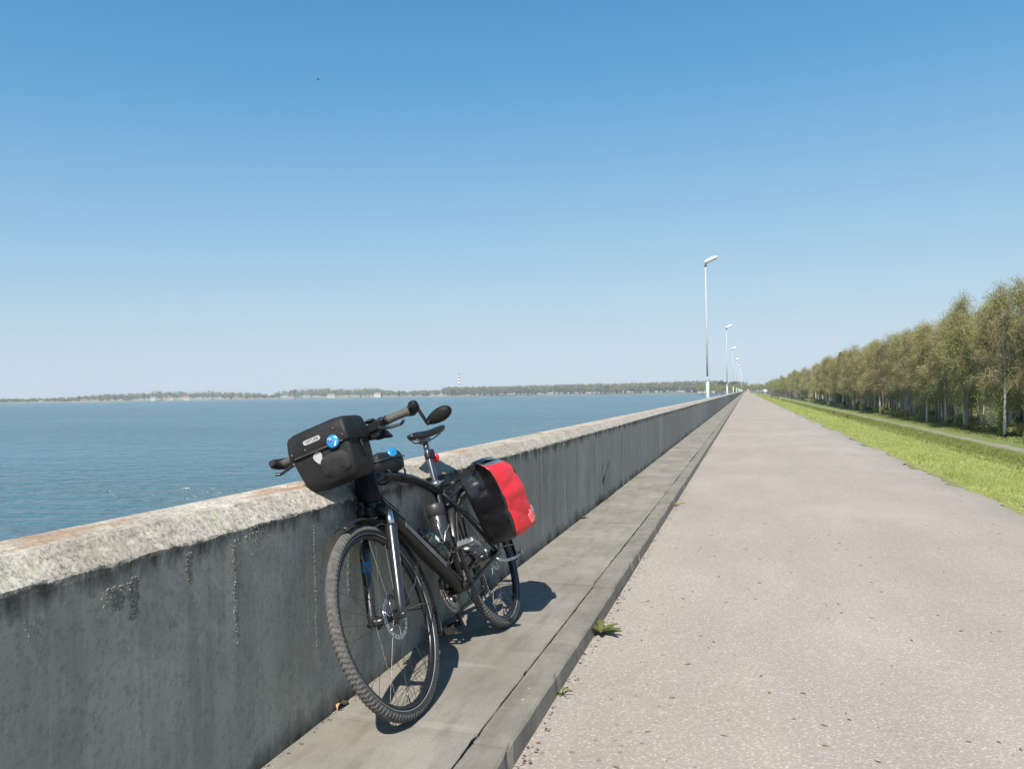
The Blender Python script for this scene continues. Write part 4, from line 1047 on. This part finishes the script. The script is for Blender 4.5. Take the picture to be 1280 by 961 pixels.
def make_birch(seed, H, spread, nleaf, ntwig, leafm, crown0, name='birch_tree', lean=.3, leafsize=.105):
    r = random.Random(seed); rn = np.random.default_rng(seed)
    mb = MB(); tips = []
    la = r.uniform(0, 6.28)
    def trunkp(t):
        return Vector((math.cos(la) * lean * t * t + .18 * math.sin(t * 5 + seed) * t, math.sin(la) * lean * t * t + .18 * math.cos(t * 4 + seed) * t, H * t))
    mb.tube([trunkp(t) - Vector((0, 0, .3 if t == 0 else 0)) for t in np.linspace(0, .96, 11)], [(.155 * (1 - t) ** .8 + .012) * H / 15 for t in np.linspace(0, .96, 11)], 7)
    nl = 26
    for i in range(nl):
        t = crown0 + (.95 - crown0) * (i + r.random()) / nl; p = trunkp(t)
        a = r.uniform(0, 6.28); ln = spread * (1.12 - .75 * ((t - crown0) / (1 - crown0)) ** 1.3) * r.uniform(.6, 1.15); up = r.uniform(.7, 1.5)
        d = Vector((math.cos(a), math.sin(a), up)).normalized(); pts = [p]; q = p.copy()
        for s in range(5):
            q = q + d * ln / 4; d = (d + Vector((r.uniform(-.3, .3), r.uniform(-.3, .3), r.uniform(-.25, .08) - s * .10))).normalized(); pts.append(q.copy())
        mb.tube(pts, [.05 * (1 - t) + .026, .035 * (1 - t) + .022, .030, .022, .014, .007], 5)
        tips += [(pts[k].lerp(pts[k + 1], f), k) for k in range(1, 5) for f in (0., .5)]
        for s in range(3):
            b0 = pts[r.randint(1, 4)]; dd = Vector((r.uniform(-1, 1), r.uniform(-1, 1), r.uniform(-.2, .8))).normalized()
            p1 = b0 + dd * ln * .25; p2 = p1 + (dd + Vector((0, 0, -.5))).normalized() * ln * .28
            mb.tube([b0, p1, p2], [.014, .010, .005], 4); tips += [(p1, 3), (p2, 4)]
    T = np.array([tuple(p) for p, k in tips]); 
    # drooping twigs: thin slivers
    idx = rn.integers(0, len(T), ntwig); c = T[idx] + rn.normal(0, .28, (ntwig, 3)); dirv = rn.normal(0, .35, (ntwig, 3)); dirv[:, 2] -= .55 * rn.random(ntwig) ; ln = .5 + .7 * rn.random(ntwig)
    dirv /= np.linalg.norm(dirv, axis=1)[:, None]; side = np.cross(dirv, rn.normal(0, 1, (ntwig, 3))); side /= np.linalg.norm(side, axis=1)[:, None]
    tw = np.stack([c - side * .011, c + side * .011, c + dirv * ln[:, None]], 1).reshape(-1, 3)
    # leaves clustered round the tips and along the twigs
    idx = rn.integers(0, ntwig, nleaf); f = rn.random(nleaf)[:, None]
    cc = c[idx] + dirv[idx] * ln[idx][:, None] * f + rn.normal(0, .16, (nleaf, 3))
    n1 = rn.normal(0, 1, (nleaf, 3)); n1 /= np.linalg.norm(n1, axis=1)[:, None]; n2 = np.cross(n1, rn.normal(0, 1, (nleaf, 3))); n2 /= np.linalg.norm(n2, axis=1)[:, None]
    sz = (leafsize * (.5 + .8 * rn.random(nleaf)))[:, None] / 2
    lf = np.stack([cc + n1 * sz, cc + n2 * sz * .75, cc - n1 * sz, cc - n2 * sz * .75], 1).reshape(-1, 3)
    tri = np.concatenate([np.arange(len(tw)).reshape(-1, 3)]); nt_ = len(tw)
    qd = np.arange(len(lf)).reshape(-1, 4) + nt_
    qt = np.concatenate([qd[:, [0, 1, 2]], qd[:, [0, 2, 3]]])
    me = np_mesh('crown', np.concatenate([tw, lf]), np.concatenate([tri, qt]), [TWIG, leafm], np.concatenate([np.zeros(len(tri)), np.ones(len(qt))]))
    e = empty(name); TK = mb.build('trunk', BARK, e, recalc=False); link_mesh('crown', me, e)
    return e
def make_spruce(seed, H):
    r = random.Random(seed); rn = np.random.default_rng(seed); mb = MB()
    mb.tube([(0, 0, -.3), (0, 0, H * .97)], [.16, .02], 7); vs = []
    for i in range(int(H * 16)):
        t = i / (H * 16); z = H * (.12 + .87 * t); ln = (1 - t) ** .85 * H * .19 + .15; a = i * 2.4
        ln *= r.uniform(.75, 1.15)
        for s in range(9):
            f = (s + .5) / 9; p = np.array([math.cos(a) * ln * f, math.sin(a) * ln * f, z - ln * .30 * f + ln * .1 * f * f])
            for q in range(3):
                d1 = rn.normal(0, .16, 3); d2 = rn.normal(0, .16, 3); d1[2] -= .08; o_ = p + rn.normal(0, .09, 3)
                vs += [o_, o_ + d1, o_ + d2]
    me = np_mesh('crown', np.array(vs), np.arange(len(vs)).reshape(-1, 3), DARKLEAF)
    e = empty('spruce_tree'); mb.build('trunk', M('spruce_bark', (.07, .055, .045), .9), e, recalc=False); link_mesh('crown', me, e)
    return e

protos = [
    (make_birch(11, 11.7, 1.85, 8800, 3600, LEAFS[0], .22), 'birch with olive spring foliage'),
    (make_birch(12, 12.1, 1.75, 8200, 3400, LEAFS[1], .30), 'birch with fresh green foliage'),
    (make_birch(13, 11.9, 1.9, 5200, 4800, LEAFS[2], .25), 'birch with bronze budding foliage'),
    (make_birch(14, 12.7, 1.9, 1300, 3600, LEAFS[2], .32), 'nearly bare birch with pale limbs'),
    (make_birch(15, 11.3, 2.0, 9000, 3600, LEAFS[0], .18, lean=.9), 'leaning birch with olive spring foliage'),
    (make_birch(16, 12.0, 1.7, 7400, 3300, LEAFS[1], .38, lean=.5), 'tall clean-stemmed birch with green top'),
    (make_birch(17, 6.5, 1.9, 6500, 1500, LEAFS[1], .12), 'low bushy young birch'),
]
spr = make_spruce(31, 13.)
def place(e, x, y, s, lab, first, cat, grp, rz):
    o = e if first else copy_tree(e)
    o.location = (x, y, float(bank(np.array(x), np.array(y)))); o.rotation_euler = (random.gauss(0, .03), random.gauss(0, .03), rz); o.scale = (s, s, s * random.uniform(.96, 1.05))
    tag(o, lab, cat, grp); return o
used = set(); rt = random.Random(5); cnt = 0
rows = [(21.6, 66, 250, 2.1, 'front row beside the path'), (23.9, 70, 250, 2.9, 'second row behind the path'), (26.6, 78, 250, 3.6, 'third row inside the wood'), (30.5, 88, 240, 5.6, 'inner rows of the wood'), (21.8, 250, 420, 5.2, 'far front row beside the path'), (25.5, 250, 420, 9., 'far inner row of the wood')]
front_n = 0
for x0, ya, yb, st, where in rows:
    y = ya
    while y < yb and cnt < 296:
        k = rt.choices(range(7), [4.6, 3.6, 4.6, 5, 3.5, 3.4, 1.5 if x0 < 24 else .3])[0]
        e, kind = protos[k]
        s = rt.uniform(.84, 1.07) if k != 6 else rt.uniform(.7, 1.0)
        x = x0 + rt.uniform(-.9, 1.5)
        place(e, x, y + rt.uniform(-.6, .6), s, '%s in the %s' % (kind, where), k not in used, 'tree', '%s, %s' % (kind, where), rt.uniform(0, 6.28)); used.add(k); cnt += 1
        y += st * rt.uniform(.7, 1.3)
place(spr, 21.4, 196, .95, 'dark green spruce standing among the birches along the path', True, 'tree', None, 1.)
place(spr, 25.0, 84, .55, 'small dark spruce under the birches near the path', False, 'tree', None, 2.)
print('trees', cnt)

# deep wood behind and beyond, and the undergrowth: nobody could count it
def leaf_cloud(r, n, c, rad, size):
    p = r.normal(0, 1, (n, 3)); p /= np.linalg.norm(p, axis=1)[:, None]; p *= (r.random(n) ** .45)[:, None]; p = np.array(c) + p * np.array(rad)
    n1 = r.normal(0, 1, (n, 3)); n1 /= np.linalg.norm(n1, axis=1)[:, None]; n2 = np.cross(n1, r.normal(0, 1, (n, 3))); n2 /= np.linalg.norm(n2, axis=1)[:, None]
    s = (size * (.5 + r.random(n)))[:, None] / 2
    return np.stack([p + n1 * s, p + n2 * s, p - (n1 + n2) * s * .7], 1).reshape(-1, 3)
def wood(name, trees, mats, seed, nleaf=160, size=.6, trunks=True, spire=None):
    r = np.random.default_rng(seed); VS = []; MI = []; 
    for (x, y, z, h, rad, mi) in trees:
        k = 5; tot = 0
        if spire and r.random() < spire:
            for q in range(6):
                t = q / 6; v = leaf_cloud(r, int(nleaf / 6), (x, y, z + h * (.15 + .85 * t)), (rad * .55 * (1 - t) + .3, rad * .55 * (1 - t) + .3, h * .12), size); VS.append(v); MI.append(np.full(len(v) // 3, len(mats) - 2))
        else:
            for q in range(k):
                c = (x + r.normal(0, rad * .38), y + r.normal(0, rad * .38), z + h * (.42 + .5 * r.random()))
                v = leaf_cloud(r, int(nleaf / k), c, (rad * .62, rad * .62, h * .20), size); VS.append(v); MI.append(np.full(len(v) // 3, mi))
        if trunks:
            a = .02 * h * .6 + .03
            VS.append(np.array([[x - a, y, z - .5], [x + a, y, z - .5], [x, y, z + h * .8], [x, y - a, z - .5], [x, y + a, z - .5], [x, y, z + h * .8]])); MI.append(np.full(2, len(mats) - 1))
    V = np.concatenate(VS); return link_mesh(name, np_mesh(name, V, np.arange(len(V)).reshape(-1, 3), mats, np.concatenate(MI)))
MATW = LEAFS + [DARKLEAF, M('spruce_bark')]
tr = []
for _ in range(420):
    x = random.uniform(34, 62); y = random.uniform(88, 430); tr.append((x, y, -2.9, random.uniform(10.5, 13), random.uniform(1.8, 2.6), random.choice([0, 1, 2, 0])))
for _ in range(170):
    y = random.uniform(420, 820); x = random.uniform(21, 36); tr.append((x, y, -2.9, random.uniform(10.5, 13.5), random.uniform(2.2, 3.2), random.choice([0, 1, 2, 2])))
tag(wood('deep_wood', tr, MATW, 3, 420, .5), kind='stuff')
tr = []
for _ in range(260):
    x = random.gauss(24, 6) ; x = max(21.2, x); y = random.uniform(66, 330); tr.append((x, y, -3.1, random.uniform(.3, 1.5), random.uniform(.4, 1.0), random.choice([0, 1, 3, 2])))
for _ in range(260):
    x = random.uniform(36, 58); y = random.uniform(90, 330); tr.append((x, y, -3.1, random.uniform(1.5, 5), random.uniform(1.2, 2.4), random.choice([3, 3, 0])))
tag(wood('undergrowth', tr, MATW, 4, 120, .32, False), kind='stuff')
tr = []
for _ in range(260):
    x = random.uniform(-60, 60); y = random.uniform(1000, 1150); tr.append((x, y, -2, random.uniform(8, 13), random.uniform(3, 5), random.choice([0, 2, 2, 1])))
for _ in range(120):
    x = random.uniform(24, 60); y = random.uniform(820, 1000); tr.append((x, y, -2.9, random.uniform(10, 13), random.uniform(3, 4.5), random.choice([0, 1, 2, 2])))
tag(wood('far_wood', tr, MATW, 5, 160, .9), kind='stuff')
# ------------------------------------------------------------------ the far shore across the lake
def shore_pt(px, d):
    """bearing given as degrees left of straight along the dam"""
    a = math.radians(px); return -math.sin(a) * d, math.cos(a) * d
BEAR = lambda t: 52. - 52. * t          # t: 0 .. 1 sweeps from far left round to the end of the dam
def dist(t): return np.interp(t, [0, .25, .45, .7, .9, 1.], [2250, 2200, 2050, 1900, 1700, 1400])
sm_ = []; pts = []
for i in range(61):
    t = i / 60; d = dist(t) * (1 + .012 * math.sin(t * 40)); pts.append((BEAR(t), d))
mb = MB(); rg = []
for a, d in pts:
    ring = []
    for dd, z in ((-12, -3.4), (-2, -2.9), (8, -2.0), (60, -1.), (500, 1.5), (1500, 2.), (1500, -6), (0, -6)):
        x, y = shore_pt(a, d + dd); ring.append((x, y, z))
    rg.append(ring)
mb.rings(rg, 0, True, True)
SHORE = M('far_shore_ground', (.20, .19, .115), .95, var=.35, scale=.02)
tag(mb.build('far_shore', SHORE), kind='structure')
tr = []
rs = random.Random(21)
for i in range(1500):
    t = rs.random(); a = BEAR(t); d0 = dist(t)
    # skyline: low and broken at the start, taller blocks towards the middle
    hh = np.interp(t, [0, .10, .13, .20, .27, .33, .345, .36, .48, .52, .60, .66, .70, .93, 1.], [10, 11, 17, 23, 23, 16, 10, 26, 25, 16, 17, 20, 24, 25, 18])
    gap = .34 < t < .365
    if gap and rs.random() < .45: continue
    h = hh * rs.uniform(.6, 1.05); x, y = shore_pt(a + rs.gauss(0, .05), d0 + rs.uniform(12, 260 if t < .5 else 160)); tr.append((x, y, -1.8, h, h * rs.uniform(.30, .5), rs.choice([0, 0, 2, 1, 2, 1])))
for i in range(1300):
    t = rs.uniform(.58, .97); a = BEAR(t); d0 = dist(t); h = rs.uniform(17, 24); x, y = shore_pt(a, d0 + rs.uniform(12, 120)); tr.append((x, y, -1.8, h, h * rs.uniform(.2, .34), rs.choice([0, 0, 2, 2, 1])))
for i in range(40):
    t = rs.uniform(.965, .995); a = BEAR(t); x, y = shore_pt(a, 1150 + rs.uniform(0, 60)); tr.append((x, y, -2, rs.uniform(11, 16), 3, 3))
SHM = [leaf_mat('shore_trees_olive', (.19, .185, .095), (.25, .235, .12), .3, .02), leaf_mat('shore_trees_green', (.15, .185, .075), (.21, .24, .095), .3, .02), leaf_mat('shore_trees_brown', (.21, .18, .125), (.26, .22, .15), .3, .02), DARKLEAF, BARK]
tag(wood('far_shore_trees', tr, SHM, 8, 90, 2.6, False, spire=.06), kind='stuff')

def house(t, dd, wd, dp, h, roofh, wallc, roofc, label, extra=None):
    a = BEAR(t); x, y = shore_pt(a, dist(t) + dd)
    e = empty('house', (x, y, -2.2), (0, 0, math.radians(a + rs.uniform(-15, 15))), label=label, cat='house', group='houses on the far shore')
    m = MB(); m.box((0, 0, h / 2), (wd, dp, h)); m.build('wall', M('house_wall_%s' % wallc, {'white': (.46, .46, .45), 'cream': (.38, .34, .27), 'grey': (.32, .32, .32)}[wallc], .8), e)
    m = MB(); hw, hd = wd / 2 + .4, dp / 2 + .5
    m.add([(-hw, -hd, h), (hw, -hd, h), (hw, hd, h), (-hw, hd, h), (-hw, 0, h + roofh), (hw, 0, h + roofh)], [(0, 1, 5, 4), (2, 3, 4, 5), (0, 4, 3), (1, 2, 5), (3, 2, 1, 0)])
    RF = m.build('roof', M('house_roof_%s' % roofc, {'red': (.22, .09, .07), 'brown': (.17, .12, .10), 'grey': (.20, .20, .22), 'white': (.7, .7, .7)}[roofc], .8), e)
    m = MB(); m.box((wd * .2, .6, h + roofh), (.8, .8, 1.6)); m.build('chimney', M('brick_chimney', (.25, .12, .09), .9), RF)
    for k in range(max(2, int(wd / 4))):
        m = MB(); m.box((-wd / 2 + wd * (k + .5) / max(2, int(wd / 4)), -dp / 2 - .02, h * .55), (1.4, .1, 1.5)); m.build('window', M('house_window', (.05, .06, .08), .2), e)
    return e
# t along the shore: bearing = 16.77 + atan((640-px)/968)
def tpx(px): return (52 - (16.77 + math.degrees(math.atan((640 - px) / 968.)))) / 52
house(tpx(192), 6, 13, 9, 6, 4, 'white', 'grey', 'white house with a grey roof among trees on the far shore')
house(tpx(214), 30, 14, 10, 8, 4, 'cream', 'brown', 'cream house with a brown roof on the far shore')
house(tpx(233), 4, 16, 10, 7, 5, 'white', 'red', 'white house with a red roof at the water on the far shore')
house(tpx(300), 120, 60, 12, 5, 3, 'cream', 'red', 'long low building with a reddish roof above the sandy clearing')
house(tpx(363), 5, 15, 10, 5, 3, 'cream', 'brown', 'small cream house under the tall block of far trees')
house(tpx(414), 4, 18, 10, 8, 3, 'white', 'grey', 'white boxy house behind the handlebar bag on the far shore')
house(tpx(472), 4, 17, 10, 9, 4, 'white', 'brown', 'white gabled house with a brown roof behind the handlebar')
house(tpx(105), 20, 12, 9, 5, 3, 'cream', 'red', 'tiny red roofed house at the low end of the far shore')
# lakeside building with a tower and a white marquee
t = tpx(877); a = BEAR(t); x, y = shore_pt(a, dist(t) - 4)
e = empty('lakeside_building', (x, y, -2.6), (0, 0, math.radians(a)), label='white lakeside building with a stepped dark upper storey beside the first lamp', cat='building')
m = MB(); m.box((0, 0, 2.5), (16, 10, 5)); m.box((3, 0, 8.9), (9, 8, 2.4)); m.build('wall', M('house_wall_white', (.72, .72, .7)), e)
m = MB(); m.box((0, 0, 6.3), (14, 9, 2.6)); m.box((1, 0, 12), (7, 6, 3.8)); m.build('upper_storey', M('dark_storey', (.12, .10, .12), .7), e)
m = MB(); m.box((0, 0, 14.3), (8, 7, .5)); m.build('roof', M('house_roof_grey', (.2, .2, .22)), e)
t = tpx(891); a = BEAR(t); x, y = shore_pt(a, dist(t) - 5)
e = empty('marquee', (x, y, -2.6), (0, 0, math.radians(a)), label='small white marquee by the water just past the first lamp', cat='tent')
m = MB(); m.box((0, 0, 1.5), (6, 5, 3)); m.build('wall', WHITE, e); m = MB(); m.rings([[(-3.3, -2.8, 3), (3.3, -2.8, 3), (3.3, 2.8, 3), (-3.3, 2.8, 3)], [(-.1, -.1, 5), (.1, -.1, 5), (.1, .1, 5), (-.1, .1, 5)]], 0, True, False); m.build('roof', WHITE, e)
# striped chimney stack, much farther inland
t = tpx(574); a = BEAR(t); x, y = shore_pt(a, dist(t) + 900)
e = empty('chimney_stack', (x, y, 0), label='tall chimney stack with white and dark bands beyond the far shore trees', cat='chimney')
m = MB(); zs = np.linspace(0, 80, 14)
for i in range(13):
    r0, r1 = 4.6 - 1.8 * zs[i] / 80, 4.6 - 1.8 * zs[i + 1] / 80
    m.tube([(0, 0, zs[i]), (0, 0, zs[i + 1])], [r0, r1], 14, 1 if i % 2 == 0 else 0, caps=(i == 12))
m.build('shaft', [WHITE, M('chimney_band', (.17, .085, .085), .8)], e)
m = MB(); m.tube([(0, 0, 75), (0, 0, 76.2)], 4.4, 14); m.build('gallery', DSTEEL, e)

# ------------------------------------------------------------------ small things near and far
def weed(name, loc, n, ln, label, cat, mat, seed, wd=.022, upr=.5):
    r = random.Random(seed); e = empty(name, loc, label=label, cat=cat); m = MB()
    for i in range(n):
        a = 2 * PI * i / n + r.uniform(-.3, .3); l_ = ln * r.uniform(.6, 1.1); el = r.uniform(.15, upr * 2)
        k = 7; vs = []
        sd = Vector((-math.sin(a), math.cos(a), 0))
        for j in range(k):
            t = j / (k - 1); p = Vector((math.cos(a) * l_ * t, math.sin(a) * l_ * t, l_ * (math.sin(el) * t - .55 * t * t * math.sin(el) * 1.2)+ .004))
            wv = wd * (math.sin(PI * min(1, t * .85 + .12)) ** .8) * (1.15 if j % 2 else .75)
            vs += [p - sd * wv / 2 + Vector((0, 0, .004)), p - Vector((0, 0, .001)), p + sd * wv / 2 + Vector((0, 0, .004))]
        fs = []
        for j in range(k - 1):
            fs += [(j * 3, j * 3 + 1, j * 3 + 4, j * 3 + 3), (j * 3 + 1, j * 3 + 2, j * 3 + 5, j * 3 + 4)]
        m.add(vs, fs, 0, True)
    m.build('leaves', mat, e, recalc=False); return e
WEEDM = leaf_mat('weed_leaf', (.12, .155, .04), (.19, .21, .065), .3, 20)
weed('dandelion_plant', (-.712, 3.83, .002), 10, .125, 'leafy green weed growing from the crack below the kerb', 'plant', WEEDM, 3, .036, .75)
weed('grass_tuft', (-.722, 3.02, .001), 7, .045, 'tiny yellowish grass tuft at the kerb foot, before the leafy weed', 'plant', WEEDM, 5, .006, .8)
weed('grass_tuft', (-.722, 8.3, .001), 10, .09, 'small brownish grass tuft at the kerb well beyond the bicycle', 'plant', LEAFS[2], 6, .008, .8)
weed('grass_tuft', (WX + .012, 6.9, .065), 10, .06, 'small green tuft at the foot of the wall past the bicycle', 'plant', WEEDM, 8, .008, .9)
# curled dry leaf at the wall foot
m = MB(); vs = []
for j in range(9):
    t = j / 8; wv = .014 * math.sin(PI * min(1, t * .9 + .07)); c = Vector((0, .085 * t, .016 + .010 * math.sin(t * 5)))
    for s_ in (-1, 0, 1): vs.append(c + Vector((s_ * wv, 0, .010 * s_ * s_ * (1 if j % 2 else .8))))
m.add(vs, [(j * 3 + k, j * 3 + k + 1, j * 3 + k + 4, j * 3 + k + 3) for j in range(8) for k in range(2)], 0, True)
o = m.build('dry_leaf', M('dry_leaf_tan', (.42, .29, .16), .7, var=.3, scale=60), recalc=False); o.location = (WX + .022, 2.50, .062); o.rotation_euler = (0, -.4, .05)
tag(o, 'curled tan dry leaf lying in the gap at the wall foot', 'leaf')
# litter: catkin scraps on the road, crumbs of mortar at the wall
def scraps(n, x0, x1, y0, y1, l0, l1, z, mats, seed, pw=1., aspect=.35):
    r = random.Random(seed); m = MB()
    for _ in range(n):
        x = r.uniform(x0, x1); y = y0 + (y1 - y0) * r.random() ** pw; l_ = r.uniform(l0, l1); a = r.uniform(0, PI)
        rot = Matrix.Rotation(a, 3, 'Z') @ Matrix.Rotation(r.uniform(-.25, .25), 3, 'X')
        k = r.choice(range(len(mats)))
        if x0 > -.7 or x1 > 1: zz = z + .012 * math.sin(PI * (x + .74) / 3.18)
        else: zz = z
        vs = []
        for q in ((-1, 0, 0), (-.4, -1, 0), (.5, -.8, 0), (1, .1, 0), (.3, 1, 0), (-.6, .7, 0), (0, 0, .9)):
            vs.append(Vector((x, y, zz)) + rot @ Vector((q[0] * l_ / 2, q[1] * l_ * aspect / 2 * r.uniform(.6, 1.2), q[2] * l_ * .14)))
        m.add(vs, [(i, (i + 1) % 6, 6) for i in range(6)], k)
    return m
CAT1 = M('catkin_brown', (.13, .075, .04), .9, var=.4); CAT2 = M('catkin_dark', (.06, .042, .032), .9, var=.4); CAT3 = M('catkin_rust', (.15, .085, .045), .9)
m = scraps(480, -.6, 2.4, 2.0, 16, .008, .032, .002, [CAT1, CAT2, CAT3, CAT1], 4, 1.5, .28)
tag(m.build('catkin_litter', [CAT1, CAT2, CAT3, CAT1], recalc=False), kind='stuff')
m = scraps(1200, -.733, 2.4, 1.9, 11, .002, .005, .001, [M('light_grit', (.42, .39, .36), .9), M('pale_grit', (.5, .46, .42), .9), M('dark_grit', (.14, .11, .10), .9)], 9, 1.5, .8)
tag(m.build('grit', [M('light_grit'), M('pale_grit'), M('dark_grit')], recalc=False), kind='stuff')
m = scraps(800, WX + .001, WX + .035, 1.9, 22, .004, .016, .069, [M('mortar_crumb', (.26, .25, .22), .9), M('wet_soil', (.05, .045, .035), .95), CAT1], 12, 1.3, .7)
tag(m.build('crumbs', [M('mortar_crumb'), M('wet_soil'), CAT1], recalc=False), kind='stuff')
m = scraps(700, -.735, -.69, 1.9, 25, .006, .018, .004, [CAT1, CAT2, M('mortar_crumb')], 13, 1.4, .7)
tag(m.build('gutter_litter', [CAT1, CAT2, M('mortar_crumb')], recalc=False), kind='stuff')

# stakes in the grass
for x, y, lab, ln_ in ((6.2, 62.0, 'dark little stake in the grass bank, the one farther along the path', .38), (6.3, 54.5, 'dark little stake in the grass bank, the one closer to the camera', .34)):
    m = MB(); z = float(bank(np.array(x), np.array(y))); m.tube([(0, 0, -.05), (.02, 0, ln_ * .7), (.01, .02, ln_)], [.045, .04, .02], 8); m.tube([(.02, 0, ln_ * .6), (.10, 0, ln_ * .85)], .02, 6)
    o = m.build('stake', M('dark_wood', (.045, .05, .035), .9, var=.3)); o.location = (x, y, z); tag(o, lab, 'stake', 'stakes in the grass bank')
# bench in the grass, sign by the road
z = float(bank(np.array(4.9), np.array(139.)))
e = empty('park_bench', (4.9, 139, z), (0, 0, math.radians(20)), label='dark wooden bench on the grass verge far along the road', cat='bench')
DW = M('bench_wood', (.07, .05, .04), .8, var=.3)
m = MB()
for k in range(4): m.box((0, -.18 + k * .12, .45), (1.5, .10, .04))
m.build('seat', DW, e); m = MB()
for k in range(3): m.box((0, .25 + k * .03, .58 + k * .14), (1.5, .03, .11))
m.build('backrest', DW, e)
for sx in (-.6, .6):
    m = MB(); m.box((sx, 0, .21), (.10, .5, .42)); m.build('leg', M('bench_concrete', (.4, .4, .38), .9), e)
x, y = 4.6, 200.; z = float(bank(np.array(x), np.array(y)))
e = empty('road_sign', (x, y, z), label='small white sign board on a post at the grass edge far away', cat='sign')
m = MB(); m.tube([(0, 0, -.1), (0, 0, 1.5)], .05, 8); m.build('post', POLE, e); m = MB(); m.box((0, -.04, 1.55), (.75, .03, .35)); m.build('board', WHITE, e)
# two walkers far down the road
def person(loc, rz, top, legs, skin, label, stride=.22):
    e = empty('person', loc, (0, 0, rz), label=label, cat='person')
    V = [(0, 0, .95), (0, 0, 1.15), (0, 0, 1.42), (0, .01, 1.52), (0, .02, 1.62), (0, .02, 1.72), (.09, 0, .90), (.10, stride, .50), (.10, stride * .9, .08), (.10, stride + .17, .04), (-.09, 0, .90), (-.10, -stride * .5, .50), (-.10, -stride * 1.5, .12), (-.10, -stride * 1.3, .04),
         (.19, 0, 1.40), (.24, -.08, 1.13), (.24, .06, .90), (-.19, 0, 1.40), (-.24, .08, 1.13), (-.24, .20, .92)]
    E = [(0, 1), (1, 2), (2, 3), (3, 4), (4, 5), (0, 6), (6, 7), (7, 8), (8, 9), (0, 10), (10, 11), (11, 12), (12, 13), (2, 14), (14, 15), (15, 16), (2, 17), (17, 18), (18, 19)]
    Rr = [.15, .14, .15, .06, .10, .07, .09, .065, .045, .04, .09, .065, .045, .04, .06, .045, .035, .06, .045, .035]
    me = bpy.data.meshes.new('body'); me.from_pydata(V, E, []); me.materials.append(top); me.materials.append(legs); me.materials.append(skin)
    o = bpy.data.objects.new('body', me); COL.objects.link(o)
    md = o.modifiers.new('s', 'SKIN'); me.skin_vertices[0].data[0].use_root = True
    for i, r in enumerate(Rr): me.skin_vertices[0].data[i].radius = (r, r * .85)
    o.modifiers.new('ss', 'SUBSURF').levels = 1
    m2 = bpy.data.meshes.new_from_object(o.evaluated_get(bpy.context.evaluated_depsgraph_get())); bpy.data.objects.remove(o)
    m2.materials.clear(); [m2.materials.append(q) for q in (top, legs, skin)]
    for p in m2.polygons:
        z = p.center.z; p.material_index = 1 if z < .92 and abs(p.center.x) < .2 else (2 if z > 1.5 or z < .96 else 0); p.use_smooth = True
    m2.name = 'body'; o = bpy.data.objects.new('body', m2); COL.objects.link(o); o.parent = e
    h = MB(); h.blob((0, -.005, 1.68), (.098, .105, .085), 0, 10, 6); h.build('hair', M('dark_hair', (.04, .03, .02), .8), e); return e
SKIN = M('skin', (.5, .32, .24), .6, var=.05)
person((.75, 285, .012), .2, M('pink_shirt', (.62, .35, .32), .8), M('pale_trousers', (.5, .42, .38), .8), SKIN, 'tiny walker in pale pink clothes far along the road by the wall')
person((2.25, 300, .003), PI + .3, M('dark_jacket', (.03, .035, .05), .8), M('dark_trousers', (.03, .03, .035), .8), SKIN, 'tiny walker in dark clothes far away in the road middle')
# bird
BS = .42
e = empty('bird', (-22.9, 38.8, 19.2), (0, 0, 1.9), label='tiny dark bird in flight high in the blue sky', cat='bird')
m = MB(); m.tube([(0, -.16, 0), (0, -.10, .01), (0, 0, .015), (0, .10, .005), (0, .2, 0)], [.012, .035, .045, .025, .02], 8)
for sg in (-1, 1):
    m.add([(0, -.06, .02), (sg * .16, -.09, .09), (sg * .34, .02, .05), (sg * .16, .05, .08), (0, .06, .02), (0, -.06, .012), (sg * .16, -.09, .082), (sg * .34, .02, .042), (sg * .16, .05, .072), (0, .06, .012)], [(0, 1, 3, 4), (1, 2, 3), (5, 9, 8, 6), (6, 8, 7), (0, 5, 6, 1), (1, 6, 7, 2), (2, 7, 8, 3), (3, 8, 9, 4)])
m.v = [Vector(p) * BS for p in m.v]; m.build('body', M('bird_dark', (.03, .03, .035), .8), e)

# ------------------------------------------------------------------ air
m = MB(); m.box((-1200, 2500, 60), (12000, 6800, 136)); HZ = m.build('haze', None if False else M('tmp_unused'), recalc=True)
hm = bpy.data.materials.new('haze_air'); hm.use_nodes = True; hn = hm.node_tree; hn.nodes.remove(hn.nodes['Principled BSDF'])
pv = hn.nodes.new('ShaderNodeVolumePrincipled'); pv.inputs['Color'].default_value = (.77, .87, .97, 1); pv.inputs['Density'].default_value = .00017; pv.inputs['Anisotropy'].default_value = 0.
hn.links.new(pv.outputs[0], hn.nodes['Material Output'].inputs['Volume']); HZ.data.materials.clear(); HZ.data.materials.append(hm); tag(HZ, kind='stuff')
